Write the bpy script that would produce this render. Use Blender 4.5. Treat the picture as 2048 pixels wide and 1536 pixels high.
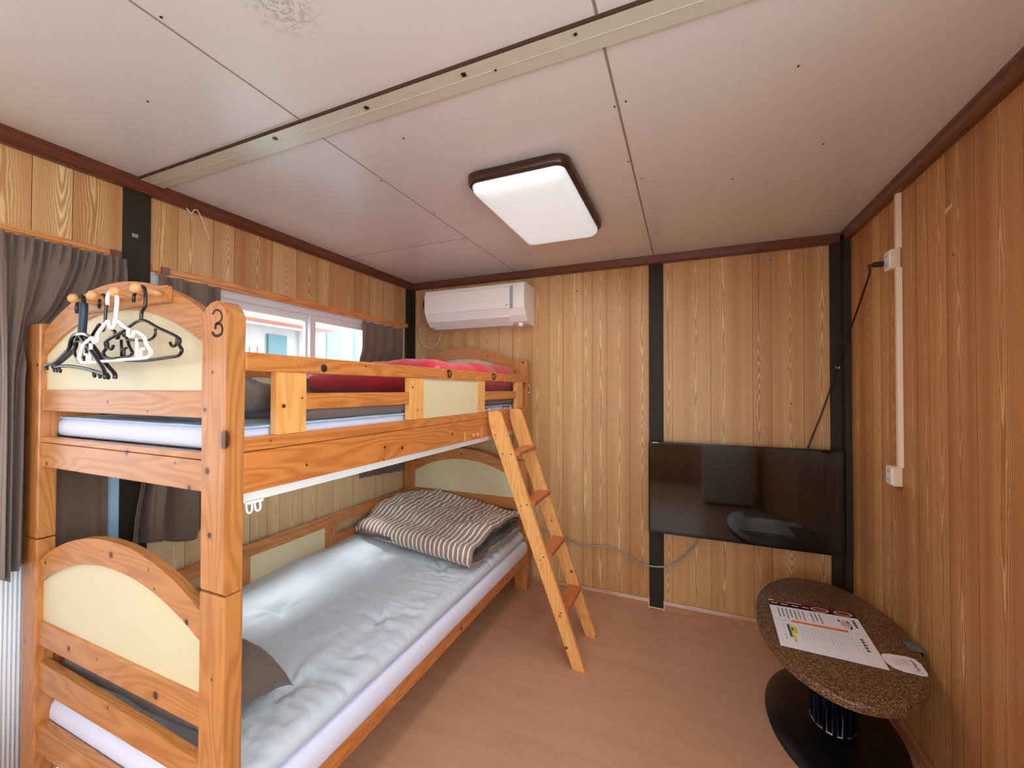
import bpy, bmesh, math, random
from mathutils import Vector, Matrix, noise
random.seed(7)
sc = bpy.context.scene
for o in list(bpy.data.objects): bpy.data.objects.remove(o)

# ------------------------------------------------------------------ camera
cam = bpy.data.cameras.new('camera'); co = bpy.data.objects.new('camera', cam)
sc.collection.objects.link(co); sc.camera = co
cam.sensor_width = 36.0; cam.sensor_fit = 'HORIZONTAL'; cam.lens = 819.13 / 2048 * 36.0
cam.clip_start = 0.02; cam.clip_end = 200
r_ = Vector((0.921038, 0.389468, 0.00198)); u_ = Vector((0.003028, -0.0122455, 0.9999204)); f_ = Vector((-0.389461, 0.9209587, 0.0124579))
m = Matrix.Identity(4)
for i in range(3): m[i][0] = r_[i]; m[i][1] = u_[i]; m[i][2] = -f_[i]
m.translation = (0, 0, 1.411); co.matrix_world = m

# ------------------------------------------------------------------ view, sky, sun
vs = sc.view_settings; vs.view_transform = 'Standard'; vs.look = 'None'; vs.gamma = 1.0; vs.use_curve_mapping = False
vs.exposure = 0.0
W = bpy.data.worlds.new('world'); sc.world = W; W.use_nodes = True
bg = W.node_tree.nodes['Background']; bg.inputs[0].default_value = (0.86, 0.93, 1.0, 1); bg.inputs[1].default_value = 6.0
sc.cycles.max_bounces = 10; sc.cycles.diffuse_bounces = 6; sc.cycles.glossy_bounces = 4; sc.cycles.transparent_max_bounces = 12
sc.cycles.use_denoising = True; sc.cycles.sample_clamp_indirect = 8.0
sc.cycles.caustics_reflective = False; sc.cycles.caustics_refractive = False
def light(name, kind, loc, direction, energy, color=(1, 1, 1), **kw):
    l = bpy.data.lights.new(name, kind); l.energy = energy; l.color = color
    for k, v in kw.items(): setattr(l, k, v)
    o = bpy.data.objects.new(name, l); sc.collection.objects.link(o); o.location = loc
    o.rotation_euler = Vector(direction).to_track_quat('-Z', 'Y').to_euler(); return o
sun = light('sun', 'SUN', (-6, 1, 7), (1, -0.45, -1.85), 5.5, (1, 0.97, 0.93), angle=math.radians(17))
def portal(name, loc, d, sx, sy):
    o = light(name, 'AREA', loc, d, 1.0, shape='RECTANGLE', size=sx, size_y=sy); o.data.cycles.is_portal = True; return o

# ------------------------------------------------------------------ room sizes (metres; camera stands at x=0 y=0)
XL, XR, YB, YF, ZC = -2.10, 0.825, 2.82, -1.35, 2.281
portal('portal_1', (XL - .12, 0.0, 1.35), (1, 0, 0), 1.8, 1.15)
portal('portal_2', (XL - .12, 1.86, 1.40), (1, 0, 0), 1.7, 1.0)
fill3 = light('added_front_fill', 'AREA', (-0.45, YF - .25, 1.3), (0, 1, 0), 12.0, (.97, .99, 1), shape='RECTANGLE', size=2.0, size_y=1.4)  # fill lamp added behind the camera, outside the added front window
fill4 = light('added_side_fill', 'AREA', (XR + .30, -0.2, 1.5), (-1, 0.1, -.12), 44.0, (.95, .985, 1), shape='RECTANGLE', size=1.5, size_y=1.2)  # unseen fill lamp added to light the room from the right

# ------------------------------------------------------------------ materials
def srgb(r, g, b):
    f = lambda c: ((c / 255) / 12.92) if c / 255 <= .04045 else (((c / 255) + .055) / 1.055) ** 2.4
    return (f(r), f(g), f(b), 1)
class NT:
    def __init__(s, name):
        s.m = bpy.data.materials.new(name); s.m.use_nodes = True; s.t = s.m.node_tree; s.n = s.t.nodes
        s.b = s.n['Principled BSDF']
    def node(s, t, **kw):
        n = s.n.new(t)
        for k, v in kw.items():
            if k.startswith('i_'):
                key = k[2:]; key = int(key) if key.isdigit() else key.replace('_', ' ')
                n.inputs[key].default_value = v
            else: setattr(n, k, v)
        return n
    def link(s, a, b): s.t.links.new(a, b)
    def math(s, op, a, b=None, c=None, clamp=False):
        n = s.n.new('ShaderNodeMath'); n.operation = op; n.use_clamp = clamp
        for i, v in enumerate((a, b, c)):
            if v is None: continue
            if isinstance(v, (int, float)): n.inputs[i].default_value = v
            else: s.link(v, n.inputs[i])
        return n.outputs[0]
    def mix(s, f, a, b, mode='MIX'):
        n = s.n.new('ShaderNodeMix'); n.data_type = 'RGBA'; n.blend_type = mode
        for i, v in ((0, f), (6, a), (7, b)):
            if isinstance(v, (int, float)): n.inputs[i].default_value = v
            elif isinstance(v, tuple): n.inputs[i].default_value = v
            else: s.link(v, n.inputs[i])
        return n.outputs[2]
    def ramp(s, f, stops):
        n = s.n.new('ShaderNodeValToRGB'); e = n.color_ramp.elements
        while len(e) < len(stops): e.new(.5)
        for k, (p, c) in zip(e, stops): k.position = p; k.color = c if len(c) == 4 else (*c, 1)
        s.link(f, n.inputs[0]); return n.outputs[0]
    def noise(s, vec, scale, detail=2, rough=.5, dim='3D', w=None):
        n = s.n.new('ShaderNodeTexNoise'); n.noise_dimensions = dim
        n.inputs['Scale'].default_value = scale; n.inputs['Detail'].default_value = detail; n.inputs['Roughness'].default_value = rough
        if vec is not None: s.link(vec, n.inputs['Vector'])
        if w is not None: s.link(w, n.inputs['W'])
        return n.outputs[0]
    def bump(s, h, strength=.2, dist=.01):
        n = s.node('ShaderNodeBump', i_Strength=strength, i_Distance=dist); s.link(h, n.inputs['Height']); s.link(n.outputs[0], s.b.inputs['Normal'])
    def comb(s, x, y, z):
        n = s.n.new('ShaderNodeCombineXYZ')
        for i, v in enumerate((x, y, z)):
            if isinstance(v, (int, float)): n.inputs[i].default_value = v
            else: s.link(v, n.inputs[i])
        return n.outputs[0]
    def objxyz(s):
        t = s.n.new('ShaderNodeTexCoord'); x = s.n.new('ShaderNodeSeparateXYZ'); s.link(t.outputs['Object'], x.inputs[0]); return t.outputs['Object'], x.outputs
    def col(s, v):
        if isinstance(v, tuple): s.b.inputs['Base Color'].default_value = v
        else: s.link(v, s.b.inputs['Base Color'])

def flat(name, c, rough=.5, metal=0, coat=0, var=.06, vscale=9, bump=0, spec=.5):
    t = NT(name); v, _ = t.objxyz(); n = t.noise(v, vscale, 3)
    dark = (c[0] * (1 - var * 2), c[1] * (1 - var * 2), c[2] * (1 - var * 2), 1)
    t.col(t.mix(n, dark, c)); t.b.inputs['Roughness'].default_value = rough; t.b.inputs['Metallic'].default_value = metal
    t.b.inputs['Coat Weight'].default_value = coat; t.b.inputs['Specular IOR Level'].default_value = spec
    if bump: t.bump(t.noise(v, 120, 2), bump, .002)
    return t.m

def boards(name, light_c, mid_c, dark_c, line_c):
    """printed oak-look panelling: UV.x metres from the figure centre of each board, UV.y metres along it, tint = colour of the board"""
    t = NT(name)
    uv = t.node('ShaderNodeUVMap', uv_map='UVMap'); s = t.node('ShaderNodeSeparateXYZ'); t.link(uv.outputs[0], s.inputs[0])
    at = t.node('ShaderNodeAttribute', attribute_name='tint'); sep = t.node('ShaderNodeSeparateColor'); t.link(at.outputs['Color'], sep.inputs[0])
    tint, seed = sep.outputs[0], sep.outputs[1]
    U, V = s.outputs[0], s.outputs[1]
    V = t.math('ADD', V, t.math('MULTIPLY', seed, 37.0))
    wv = t.comb(t.math('MULTIPLY', U, 9.0), t.math('MULTIPLY', V, 2.2), t.math('MULTIPLY', seed, 9.0))
    warp = t.math('MULTIPLY', t.math('SUBTRACT', t.noise(wv, 1.6, 3, .55), .5), .030)
    u2 = t.math('ADD', U, warp)
    rr = t.math('SQRT', t.math('ADD', t.math('MULTIPLY', u2, u2), .00012))
    n1 = t.noise(t.comb(0.0, V, seed), 1.15, 1, .4)
    fine = t.noise(t.comb(t.math('MULTIPLY', U, 30.0), t.math('MULTIPLY', V, 5.0), seed), 1.0, 3, .6)
    ph = t.math('ADD', t.math('MULTIPLY', rr, 150.0), t.math('ADD', t.math('MULTIPLY', n1, t.math('ADD', 8.0, t.math('MULTIPLY', t.math('POWER', seed, 2.0), 34.0))), t.math('MULTIPLY', fine, 1.4)))
    sn = t.math('ADD', t.math('MULTIPLY', t.math('SINE', t.math('MULTIPLY', ph, 6.2832)), .5), .5)
    ln = t.math('POWER', sn, 2.2)
    cen = t.math('EXPONENT', t.math('MULTIPLY', t.math('MULTIPLY', u2, u2), -900.0))
    patch = t.math('SMOOTH_MIN', 1.0, t.math('MULTIPLY', t.noise(t.comb(t.math('MULTIPLY', U, 8.0), t.math('MULTIPLY', V, 1.6), t.math('ADD', seed, 4.0)), 1.0, 2, .6), 1.15), .1)
    vis = t.math('MULTIPLY', t.math('MULTIPLY', ln, patch), t.math('ADD', t.math('MULTIPLY', cen, .80), .14))
    streak = t.noise(t.comb(t.math('MULTIPLY', U, 420.0), t.math('MULTIPLY', V, 5.0), seed), 1.0, 2, .6)
    broad = t.noise(t.comb(t.math('MULTIPLY', U, 22.0), t.math('MULTIPLY', V, .35), seed), 1.0, 2, .5)
    base = t.ramp(t.math('ADD', t.math('MULTIPLY', tint, .62), t.math('SUBTRACT', t.math('MULTIPLY', broad, 1.0), .30)), [(0, dark_c), (.5, mid_c), (1, light_c)])
    c = t.mix(t.math('MULTIPLY', streak, .30), base, tuple([x * .62 for x in mid_c[:3]] + [1]))
    dk = t.math('MULTIPLY', t.math('MULTIPLY', t.math('POWER', t.math('SUBTRACT', 1.0, sn), 2.0), patch), t.math('MULTIPLY', cen, .45))
    c = t.mix(dk, c, tuple([x * .5 for x in mid_c[:3]] + [1]))
    c = t.mix(vis, c, line_c)
    t.col(c); t.b.inputs['Roughness'].default_value = .42; t.b.inputs['Specular IOR Level'].default_value = .35
    t.bump(t.math('ADD', ln, streak), .12, .002)
    return t.m

def pine(name, axis, base, dark, knot=srgb(70, 30, 14), scale=1.0, rough=.38, scratches=False, knots=True, at=(), origin=(-1.55, 1.69, 0)):
    t = NT(name); v, xyz = t.objxyz()
    oi = t.node('ShaderNodeObjectInfo')
    off = t.math('MULTIPLY', oi.outputs['Random'], 11.0)
    i = 'xyz'.index(axis); ax = [xyz[0], xyz[1], xyz[2]]
    ax[i] = t.math('MULTIPLY', ax[i], .13)
    ax[(i + 1) % 3] = t.math('ADD', ax[(i + 1) % 3], off)
    q = t.comb(*ax)
    n = t.noise(q, 7 * scale, 2, .5)
    fine = t.noise(q, 120, 3, .65)
    rings = t.math('ADD', t.math('MULTIPLY', t.math('SINE', t.math('MULTIPLY', n, 130.0)), .5), .5)
    rings = t.math('POWER', rings, 1.6)
    c = t.mix(t.math('MULTIPLY', rings, .50), base, dark)
    c = t.mix(t.math('MULTIPLY', fine, .35), c, dark)
    if knots:
        kx = [xyz[0], xyz[1], xyz[2]]; kx[i] = t.math('MULTIPLY', kx[i], .62); kx[(i + 1) % 3] = t.math('ADD', kx[(i + 1) % 3], off)
        vo = t.node('ShaderNodeTexVoronoi', i_Scale=8.5); t.link(t.comb(*kx), vo.inputs['Vector'])
        k = t.ramp(vo.outputs['Distance'], [(0.06, (1, 1, 1)), (0.10, (0, 0, 0))])
        k2 = t.ramp(vo.outputs['Distance'], [(0.10, (1, 1, 1)), (0.22, (0, 0, 0))])
        c = t.mix(t.math('MULTIPLY', k2, .35), c, tuple([x * .6 for x in dark[:3]] + [1]))
        c = t.mix(k, c, knot)
    for (kx_, ky_, kz_, kr) in at:                           # the knots one can point at on this timber
        d = t.node('ShaderNodeVectorMath', operation='DISTANCE'); t.link(v, d.inputs[0]); d.inputs[1].default_value = (kx_ - origin[0], ky_ - origin[1], kz_ - origin[2])
        dd = t.math('ADD', d.outputs['Value'], t.math('MULTIPLY', t.math('SUBTRACT', fine, .5), kr * .5))
        halo = t.math('SUBTRACT', 1.0, t.math('DIVIDE', dd, kr * 2.0), clamp=True); core = t.math('MULTIPLY', t.math('SUBTRACT', 1.0, t.math('DIVIDE', dd, kr), clamp=True), 4.0, clamp=True)
        c = t.mix(t.math('MULTIPLY', halo, .6), c, tuple([x * .6 for x in dark[:3]] + [1])); c = t.mix(core, c, knot)
    if scratches:
        sx = t.noise(v, 14, 4, .75); m_ = t.noise(v, 3.0, 2, .5)
        s_ = t.ramp(sx, [(.495, (0, 0, 0)), (.5, (1, 1, 1)), (.505, (0, 0, 0))])
        s_ = t.math('MULTIPLY', s_, t.math('GREATER_THAN', m_, .53))
        c = t.mix(t.math('MULTIPLY', s_, .6), c, srgb(240, 205, 160))
    t.col(c); t.b.inputs['Roughness'].default_value = rough; t.b.inputs['Coat Weight'].default_value = .25; t.b.inputs['Coat Roughness'].default_value = .2
    t.bump(t.math('ADD', rings, fine), .06, .002)
    return t.m

def fabric(name, c, var=.12, rough=.9, weave=900, wr=0.0, sheen=.2, c2=None):
    t = NT(name); v, xyz = t.objxyz(); n = t.noise(v, 5, 4, .6)
    dark = c2 or tuple([x * (1 - var) for x in c[:3]] + [1])
    w = t.noise(v, weave, 1); w2 = t.noise(t.comb(t.math('MULTIPLY', xyz[0], 260.0), t.math('MULTIPLY', xyz[1], 260.0), t.math('MULTIPLY', xyz[2], 26.0)), 1, 2)
    cc = t.mix(n, dark, c); cc = t.mix(t.math('MULTIPLY', w2, .25), cc, dark)
    t.col(cc); t.b.inputs['Roughness'].default_value = rough; t.b.inputs['Sheen Weight'].default_value = sheen
    t.b.inputs['Specular IOR Level'].default_value = .2
    h = t.math('ADD', t.math('MULTIPLY', w, .04), t.math('MULTIPLY', t.noise(v, 11, 5, .6), wr)); t.bump(h, .6, .02)
    return t.m

M = {}
tanL, tanM, tanD = srgb(216, 178, 128), srgb(198, 146, 94), srgb(170, 108, 62)
M['boards'] = boards('oak_panelling', tanL, tanM, tanD, srgb(240, 208, 150))
M['boards_r'] = boards('oak_panelling_orange', srgb(220, 170, 112), srgb(194, 136, 82), srgb(156, 96, 54), srgb(238, 198, 140))
M['boards_p'] = boards('oak_panelling_lightened', srgb(242, 216, 172), srgb(230, 196, 148), srgb(212, 170, 124), srgb(246, 228, 192))  # pale boards, lightened further to offset the dimness under the bunk
P1, P2 = srgb(200, 134, 72), srgb(154, 86, 38)
KX = [(-1.572, 0.652, 1.371, 0.006), (-1.366, 0.652, 1.347, 0.004), (-1.468, 0.652, 1.228, 0.009), (-1.942, 0.652, 1.162, 0.007), (-1.176, 0.652, 1.155, 0.008), (-1.237, 0.652, 1.215, 0.004), (-1.779, 0.652, 0.596, 0.010), (-1.613, 0.652, 0.607, 0.004), (-1.312, 0.652, 0.587, 0.012), (-1.547, 0.652, 0.924, 0.010), (-1.945, 0.652, 0.836, 0.006), (-1.356, 0.652, 0.913, 0.004), (-1.329, 0.652, 0.867, 0.004), (-1.184, 0.652, 0.809, 0.009), (-1.554, 0.652, 0.480, 0.004), (-1.553, 2.698, 0.922, 0.007), (-1.802, 2.698, 0.906, 0.004), (-1.337, 2.698, 1.654, 0.006)]
KZ = [(-1.073, 0.642, 1.451, 0.005), (-1.101, 0.642, 1.358, 0.006), (-1.090, 0.642, 1.207, 0.009), (-1.078, 0.642, 1.050, 0.008), (-1.993, 0.642, 1.488, 0.006), (-2.050, 0.642, 0.560, 0.006), (-1.064, 0.642, 0.702, 0.004), (-1.052, 2.685, 1.599, 0.009)] + [(-1.027, .642, 1.300, .012), (-1.026, .642, 1.288, .014), (-1.027, .642, 1.275, .012)]
KS = [(-1.020, 0.797, 1.363, 0.006), (-1.020, 0.856, 1.384, 0.003), (-1.020, 1.108, 1.490, 0.004), (-1.020, 1.166, 1.457, 0.003), (-1.020, 1.378, 1.417, 0.005), (-1.020, 1.413, 1.324, 0.004), (-1.020, 0.761, 1.272, 0.005), (-1.020, 1.211, 1.195, 0.006), (-1.020, 1.313, 1.180, 0.007), (-1.020, 0.873, 1.188, 0.004), (-1.020, 1.206, 1.150, 0.004), (-1.020, 1.687, 1.197, 0.007), (-1.020, 1.779, 0.230, 0.009), (-1.020, 1.162, 0.223, 0.004)]
for a, kk in (('x', KX), ('y', ()), ('z', KZ)): M['pine_' + a] = pine('pine_' + a, a, P1, P2, knots=(a == 'y'), at=kk)
for a in 'yz': M['pine_s' + a] = pine('scratched_pine_' + a, a, srgb(212, 136, 70), srgb(160, 80, 30), scratches=True, knots=False, at=KS)
M['pine_l'] = pine('pale_pine', 'z', srgb(236, 178, 104), srgb(208, 132, 62), knots=False, at=KS[:6])
M['pine_lad'] = pine('pale_ladder_pine', 'z', srgb(240, 180, 108), srgb(212, 134, 64), knots=False, at=[(-0.959, 2.030, 1.160, 0.004), (-0.914, 2.030, 1.059, 0.004), (-0.805, 2.030, 0.790, 0.004), (-0.698, 2.030, 0.522, 0.004), (-0.591, 2.030, 0.256, 0.005), (-0.557, 2.030, 0.103, 0.007), (-0.885, 2.330, 0.896, 0.005), (-0.730, 2.330, 0.635, 0.005), (-0.609, 2.330, 0.356, 0.008), (-0.468, 2.330, 0.014, 0.006)], origin=(-.75, 2.19, 0))
M['rung'] = pine('reddish_pine', 'y', srgb(206, 118, 66), srgb(150, 66, 30), knots=False)
M['rail_wood'] = pine('orange_trim_wood', 'y', srgb(226, 150, 84), srgb(170, 96, 44), knots=False)
M['base_wood'] = pine('baseboard_wood', 'x', srgb(190, 136, 94), srgb(146, 94, 58), knots=False)
M['base_wood_y'] = pine('baseboard_wood_side', 'y', srgb(184, 118, 78), srgb(140, 78, 46), knots=False)
M['lamp_brown'] = flat('dark_brown_lamp_frame', srgb(64, 34, 24), .3)
M['mould'] = pine('dark_moulding', 'x', srgb(116, 62, 40), srgb(72, 34, 22), knots=False, rough=.3)
M['cream'] = flat('cream_panel', srgb(218, 203, 164), .35, var=.03, vscale=3)
M['black_post'] = flat('dark_olive_steel', srgb(48, 43, 30), .6, var=.1, spec=.25)
M['corr'] = flat('corrugated_white_sheet', srgb(226, 230, 236), .5, var=.02)
M['alu'] = flat('aluminium_frame', srgb(222, 220, 220), .4, metal=.05, var=.04)
M['alu_b'] = flat('daylight_tinted_aluminium', srgb(172, 214, 240), .4, metal=.1, var=.05)  # daylight's blue put into the frame colour
M['white'] = flat('white_plastic', srgb(236, 232, 226), .35, var=.02)
M['ivory'] = flat('ivory_plastic', srgb(232, 208, 176), .4, var=.02)
M['acw'] = flat('air_conditioner_shell', srgb(240, 236, 230), .32, var=.01)
M['acg'] = flat('grey_display_strip', srgb(170, 168, 168), .25)
M['black'] = flat('black_plastic', srgb(22, 22, 22), .35)
M['blackg'] = flat('glossy_black_plastic', srgb(16, 16, 17), .12)
M['screen'] = flat('screen_glass', srgb(9, 9, 10), .045, var=.0, spec=.9)
M['white_wood'] = flat('white_painted_edge', srgb(236, 240, 238), .5)
M['sheet_white'] = fabric('white_mattress_cover', srgb(226, 226, 246), .05, wr=.15)
M['futon'] = fabric('pale_futon_cotton', srgb(204, 212, 220), .05, wr=.8)
M['futon_blue'] = fabric('pale_blue_sheet', srgb(188, 214, 238), .06, wr=.5)
M['curtain'] = fabric('brown_curtain', srgb(122, 102, 90), .16)
M['pillow'] = fabric('taupe_pillowcase', srgb(116, 100, 90), .12, wr=.9)
M['duvet_grey'] = fabric('grey_taupe_duvet', srgb(128, 112, 106), .12, wr=.5)
t = NT('red_quilt'); v, _ = t.objxyz(); t.col(t.mix(t.noise(v, 4, 3), srgb(170, 12, 30), srgb(222, 40, 62)))
t.b.inputs['Roughness'].default_value = .42; t.b.inputs['Sheen Weight'].default_value = .3; t.bump(t.noise(v, 9, 4), .5, .02); M['red'] = t.m
M['steel'] = flat('steel', srgb(190, 190, 190), .25, metal=1)
M['bronze'] = flat('dark_bronze', srgb(70, 50, 34), .3, metal=.8)
M['clip'] = flat('grey_green_bracket', srgb(112, 124, 120), .4, metal=.3)
M['column'] = flat('dark_blue_lacquer', srgb(20, 28, 46), .15, metal=.3, coat=.5)
M['base_disc'] = flat('black_lacquer_disc', srgb(18, 15, 17), .28)
M['peg'] = flat('turned_light_wood', srgb(226, 168, 108), .4)
M['hanger_b'] = flat('black_hanger_plastic', srgb(26, 24, 24), .25)
M['hanger_w'] = flat('white_hanger_plastic', srgb(246, 240, 238), .25, var=.01)
M['blue_tape'] = flat('blue_grey_wrapped_hook', srgb(30, 58, 84), .45, var=.2, vscale=60)
M['marker'] = flat('black_marker', srgb(40, 26, 18), .6)
M['cordgrey'] = flat('grey_cable', srgb(150, 146, 136), .45)
M['cordblack'] = flat('black_cord', srgb(26, 16, 14), .45)
M['cordwhite'] = flat('white_cord', srgb(236, 214, 204), .45)
M['paper'] = flat('white_paper', srgb(238, 236, 240), .25, var=.01)
M['ink'] = flat('black_ink', srgb(38, 36, 40), .5)
M['ink_grey'] = flat('grey_ink', srgb(170, 168, 172), .5)
M['ink_red'] = flat('red_ink', srgb(206, 84, 92), .5)
M['ink_orange'] = flat('orange_ink', srgb(236, 130, 70), .5)
M['ink_green'] = flat('green_ink', srgb(46, 116, 60), .5)
M['ink_yellow'] = flat('yellow_ink', srgb(232, 206, 70), .5)
M['ink_darkred'] = flat('dark_red_print', srgb(120, 20, 30), .3)
M['food'] = flat('reddish_food_print', srgb(170, 80, 60), .35, var=.3, vscale=90)
M['beige'] = flat('beige_print', srgb(222, 190, 160), .4)
# ceiling paint
t = NT('ceiling_paint'); v, xyz = t.objxyz()
n = t.noise(v, 1.1, 3, .5); c = t.mix(n, srgb(218, 214, 212), srgb(228, 225, 224))
st = t.noise(v, 60, 4, .8); d = t.node('ShaderNodeVectorMath', operation='DISTANCE'); t.link(v, d.inputs[0]); d.inputs[1].default_value = (-0.845, 0.645, 0)
near = t.ramp(d.outputs['Value'], [(0.02, (1, 1, 1)), (0.10, (0, 0, 0))])
c = t.mix(t.math('MULTIPLY', t.math('MULTIPLY', near, t.math('GREATER_THAN', st, .52)), .45), c, srgb(120, 108, 96))
t.col(c); t.b.inputs['Roughness'].default_value = .30; t.b.inputs['Specular IOR Level'].default_value = .45
M['ceiling'] = t.m
M['batten'] = flat('batten_paint', srgb(206, 204, 188), .22, var=.03, vscale=20, bump=.1)
M['seam'] = flat('brownish_seam', srgb(150, 130, 112), .8)  # brownish joint lines between the ceiling panels
# floor
t = NT('laminate_floor'); v, xyz = t.objxyz()
q = t.comb(t.math('MULTIPLY', xyz[0], .14), xyz[1], xyz[2]); n = t.noise(q, 14, 4, .6); n2 = t.noise(q, 90, 3, .6)
br = t.node('ShaderNodeTexBrick', offset=.37, i_Scale=1.0, i_Mortar_Size=.0012, i_Brick_Width=1.3, i_Row_Height=.305, i_Mortar_Smooth=.2)
t.link(t.comb(t.math('ADD', xyz[0], .165 - 2.6 + 1.3), t.math('ADD', xyz[1], -1.87 + 3.05), 0.0), br.inputs['Vector'])
br.inputs['Color1'].default_value = (.45, .45, .45, 1); br.inputs['Color2'].default_value = (.58, .58, .58, 1); br.inputs['Mortar'].default_value = (.5, .5, .5, 1)
c = t.mix(n, srgb(184, 136, 106), srgb(206, 160, 130)); c = t.mix(t.math('MULTIPLY', n2, .3), c, srgb(162, 112, 84))
c = t.mix(.18, c, br.outputs['Color'], 'OVERLAY')
c = t.mix(t.math('MULTIPLY', br.outputs['Fac'], .22), c, srgb(110, 64, 42))
t.col(c); t.b.inputs['Roughness'].default_value = .36; t.b.inputs['Specular IOR Level'].default_value = .45; M['floor'] = t.m
# granite-like table top
t = NT('speckled_brown_laminate'); v, xyz = t.objxyz()
vo = t.node('ShaderNodeTexVoronoi', i_Scale=330.0); t.link(v, vo.inputs['Vector']); s = t.node('ShaderNodeSeparateColor'); t.link(vo.outputs['Color'], s.inputs[0])
t.col(t.ramp(s.outputs[0], [(0, srgb(40, 27, 20)), (.35, srgb(74, 52, 36)), (.62, srgb(104, 73, 48)), (.85, srgb(136, 98, 62)), (1, srgb(178, 138, 96))]))
t.b.inputs['Roughness'].default_value = .33; M['speckle'] = t.m
# striped blanket (stripes run front to back, spaced across UV.x in metres)
t = NT('striped_blanket'); uv = t.node('ShaderNodeUVMap', uv_map='UVMap'); s = t.node('ShaderNodeSeparateXYZ'); t.link(uv.outputs[0], s.inputs[0])
v, xyz = t.objxyz(); wob = t.math('MULTIPLY', t.math('SUBTRACT', t.noise(v, 22, 2), .5), .010)
fr = t.math('FRACT', t.math('DIVIDE', t.math('ADD', s.outputs[0], wob), .0335))
st = t.math('LESS_THAN', t.math('ABSOLUTE', t.math('SUBTRACT', fr, .5)), .15)
t.col(t.mix(st, t.mix(t.noise(v, 60, 2), srgb(138, 116, 104), srgb(160, 138, 124)), srgb(250, 232, 216)))
t.b.inputs['Roughness'].default_value = .9; t.b.inputs['Sheen Weight'].default_value = .2
t.bump(t.noise(v, 45, 3, .6), .5, .012); M['stripe'] = t.m
M['blanket_in'] = fabric('dark_taupe_lining', srgb(96, 82, 72), .15, wr=.5)
# glass
t = NT('window_glass'); tr = t.node('ShaderNodeBsdfTransparent'); gl = t.node('ShaderNodeBsdfGlossy', i_Roughness=.02); fr = t.node('ShaderNodeFresnel', i_IOR=1.45)
ge = t.node('ShaderNodeNewGeometry'); mx = t.node('ShaderNodeMixShader'); t.link(t.math('MULTIPLY', fr.outputs[0], t.math('SUBTRACT', 1.0, ge.outputs['Backfacing'])), mx.inputs[0]); t.link(tr.outputs[0], mx.inputs[1]); t.link(gl.outputs[0], mx.inputs[2])
tr.inputs[0].default_value = (.93, .96, .97, 1); t.link(mx.outputs[0], t.n['Material Output'].inputs[0]); M['glass'] = t.m
# milky diffuser; the lamp is off, a weak glow is added
t = NT('milky_acrylic_diffuser'); v, xyz = t.objxyz(); t.col(srgb(240, 246, 246)); t.b.inputs['Roughness'].default_value = .3
t.b.inputs['Emission Color'].default_value = (.86, .95, 1, 1); t.b.inputs['Emission Strength'].default_value = .42; M['diffuser'] = t.m
M['ext_wall'] = flat('neighbour_cladding', srgb(236, 236, 236), .7, var=.03)
M['ext_blue'] = flat('blue_cladding', srgb(140, 170, 200), .6)
M['ext_teal'] = flat('teal_sheet', srgb(92, 128, 136), .6)
M['ext_ground'] = flat('concrete_yard', srgb(176, 172, 164), .9, var=.1)
M['ext_pink'] = flat('pinkish_fascia', srgb(224, 150, 130), .6)

# ------------------------------------------------------------------ helpers
def empty(name, loc, label, cat, group=None):
    o = bpy.data.objects.new(name, None); sc.collection.objects.link(o); o.location = loc; o.empty_display_size = .1
    o['label'] = label; o['category'] = cat
    if group: o['group'] = group
    return o
def worldloc(o):
    v = Vector((0, 0, 0))
    while o is not None: v += o.location; o = o.parent
    return v
def obj(name, bm, mat, parent=None, smooth=False, label=None, kind=None, cat=None, group=None, loc=None):
    """link a bmesh given in world coordinates as one mesh object; the vertices are moved into the parent's space"""
    me = bpy.data.meshes.new(name)
    sh = worldloc(parent) if parent else Vector(loc or (0, 0, 0))
    if sh.length: bmesh.ops.translate(bm, verts=bm.verts, vec=-sh)
    bmesh.ops.recalc_face_normals(bm, faces=bm.faces)
    if smooth:
        for f in bm.faces: f.smooth = True
    bm.to_mesh(me); bm.free()
    for mt in (mat if isinstance(mat, list) else [mat]): me.materials.append(mt if not isinstance(mt, str) else M[mt])
    o = bpy.data.objects.new(name, me); sc.collection.objects.link(o)
    if parent: o.parent = parent
    elif loc: o.location = loc
    if smooth: me.set_sharp_from_angle(angle=math.radians(40))
    if label: o['label'] = label
    if kind: o['kind'] = kind
    if cat: o['category'] = cat
    if group: o['group'] = group
    return o
def nb(): return bmesh.new()
def add_box(bm, x0, x1, y0, y1, z0, z1, bev=0, seg=2, mi=0):
    vs_ = [bm.verts.new((x, y, z)) for z in (z0, z1) for y in (y0, y1) for x in (x0, x1)]
    fs = [bm.faces.new([vs_[i] for i in q]) for q in ((0, 2, 3, 1), (4, 5, 7, 6), (0, 1, 5, 4), (2, 6, 7, 3), (0, 4, 6, 2), (1, 3, 7, 5))]
    for f in fs: f.material_index = mi
    if bev:
        es = list({e for f in fs for e in f.edges})
        r = bmesh.ops.bevel(bm, geom=es, offset=bev, segments=seg, affect='EDGES', profile=.6)
        for f in r['faces']: f.material_index = mi
    return bm
def box(*a, **k): return add_box(nb(), *a, **k)
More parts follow.
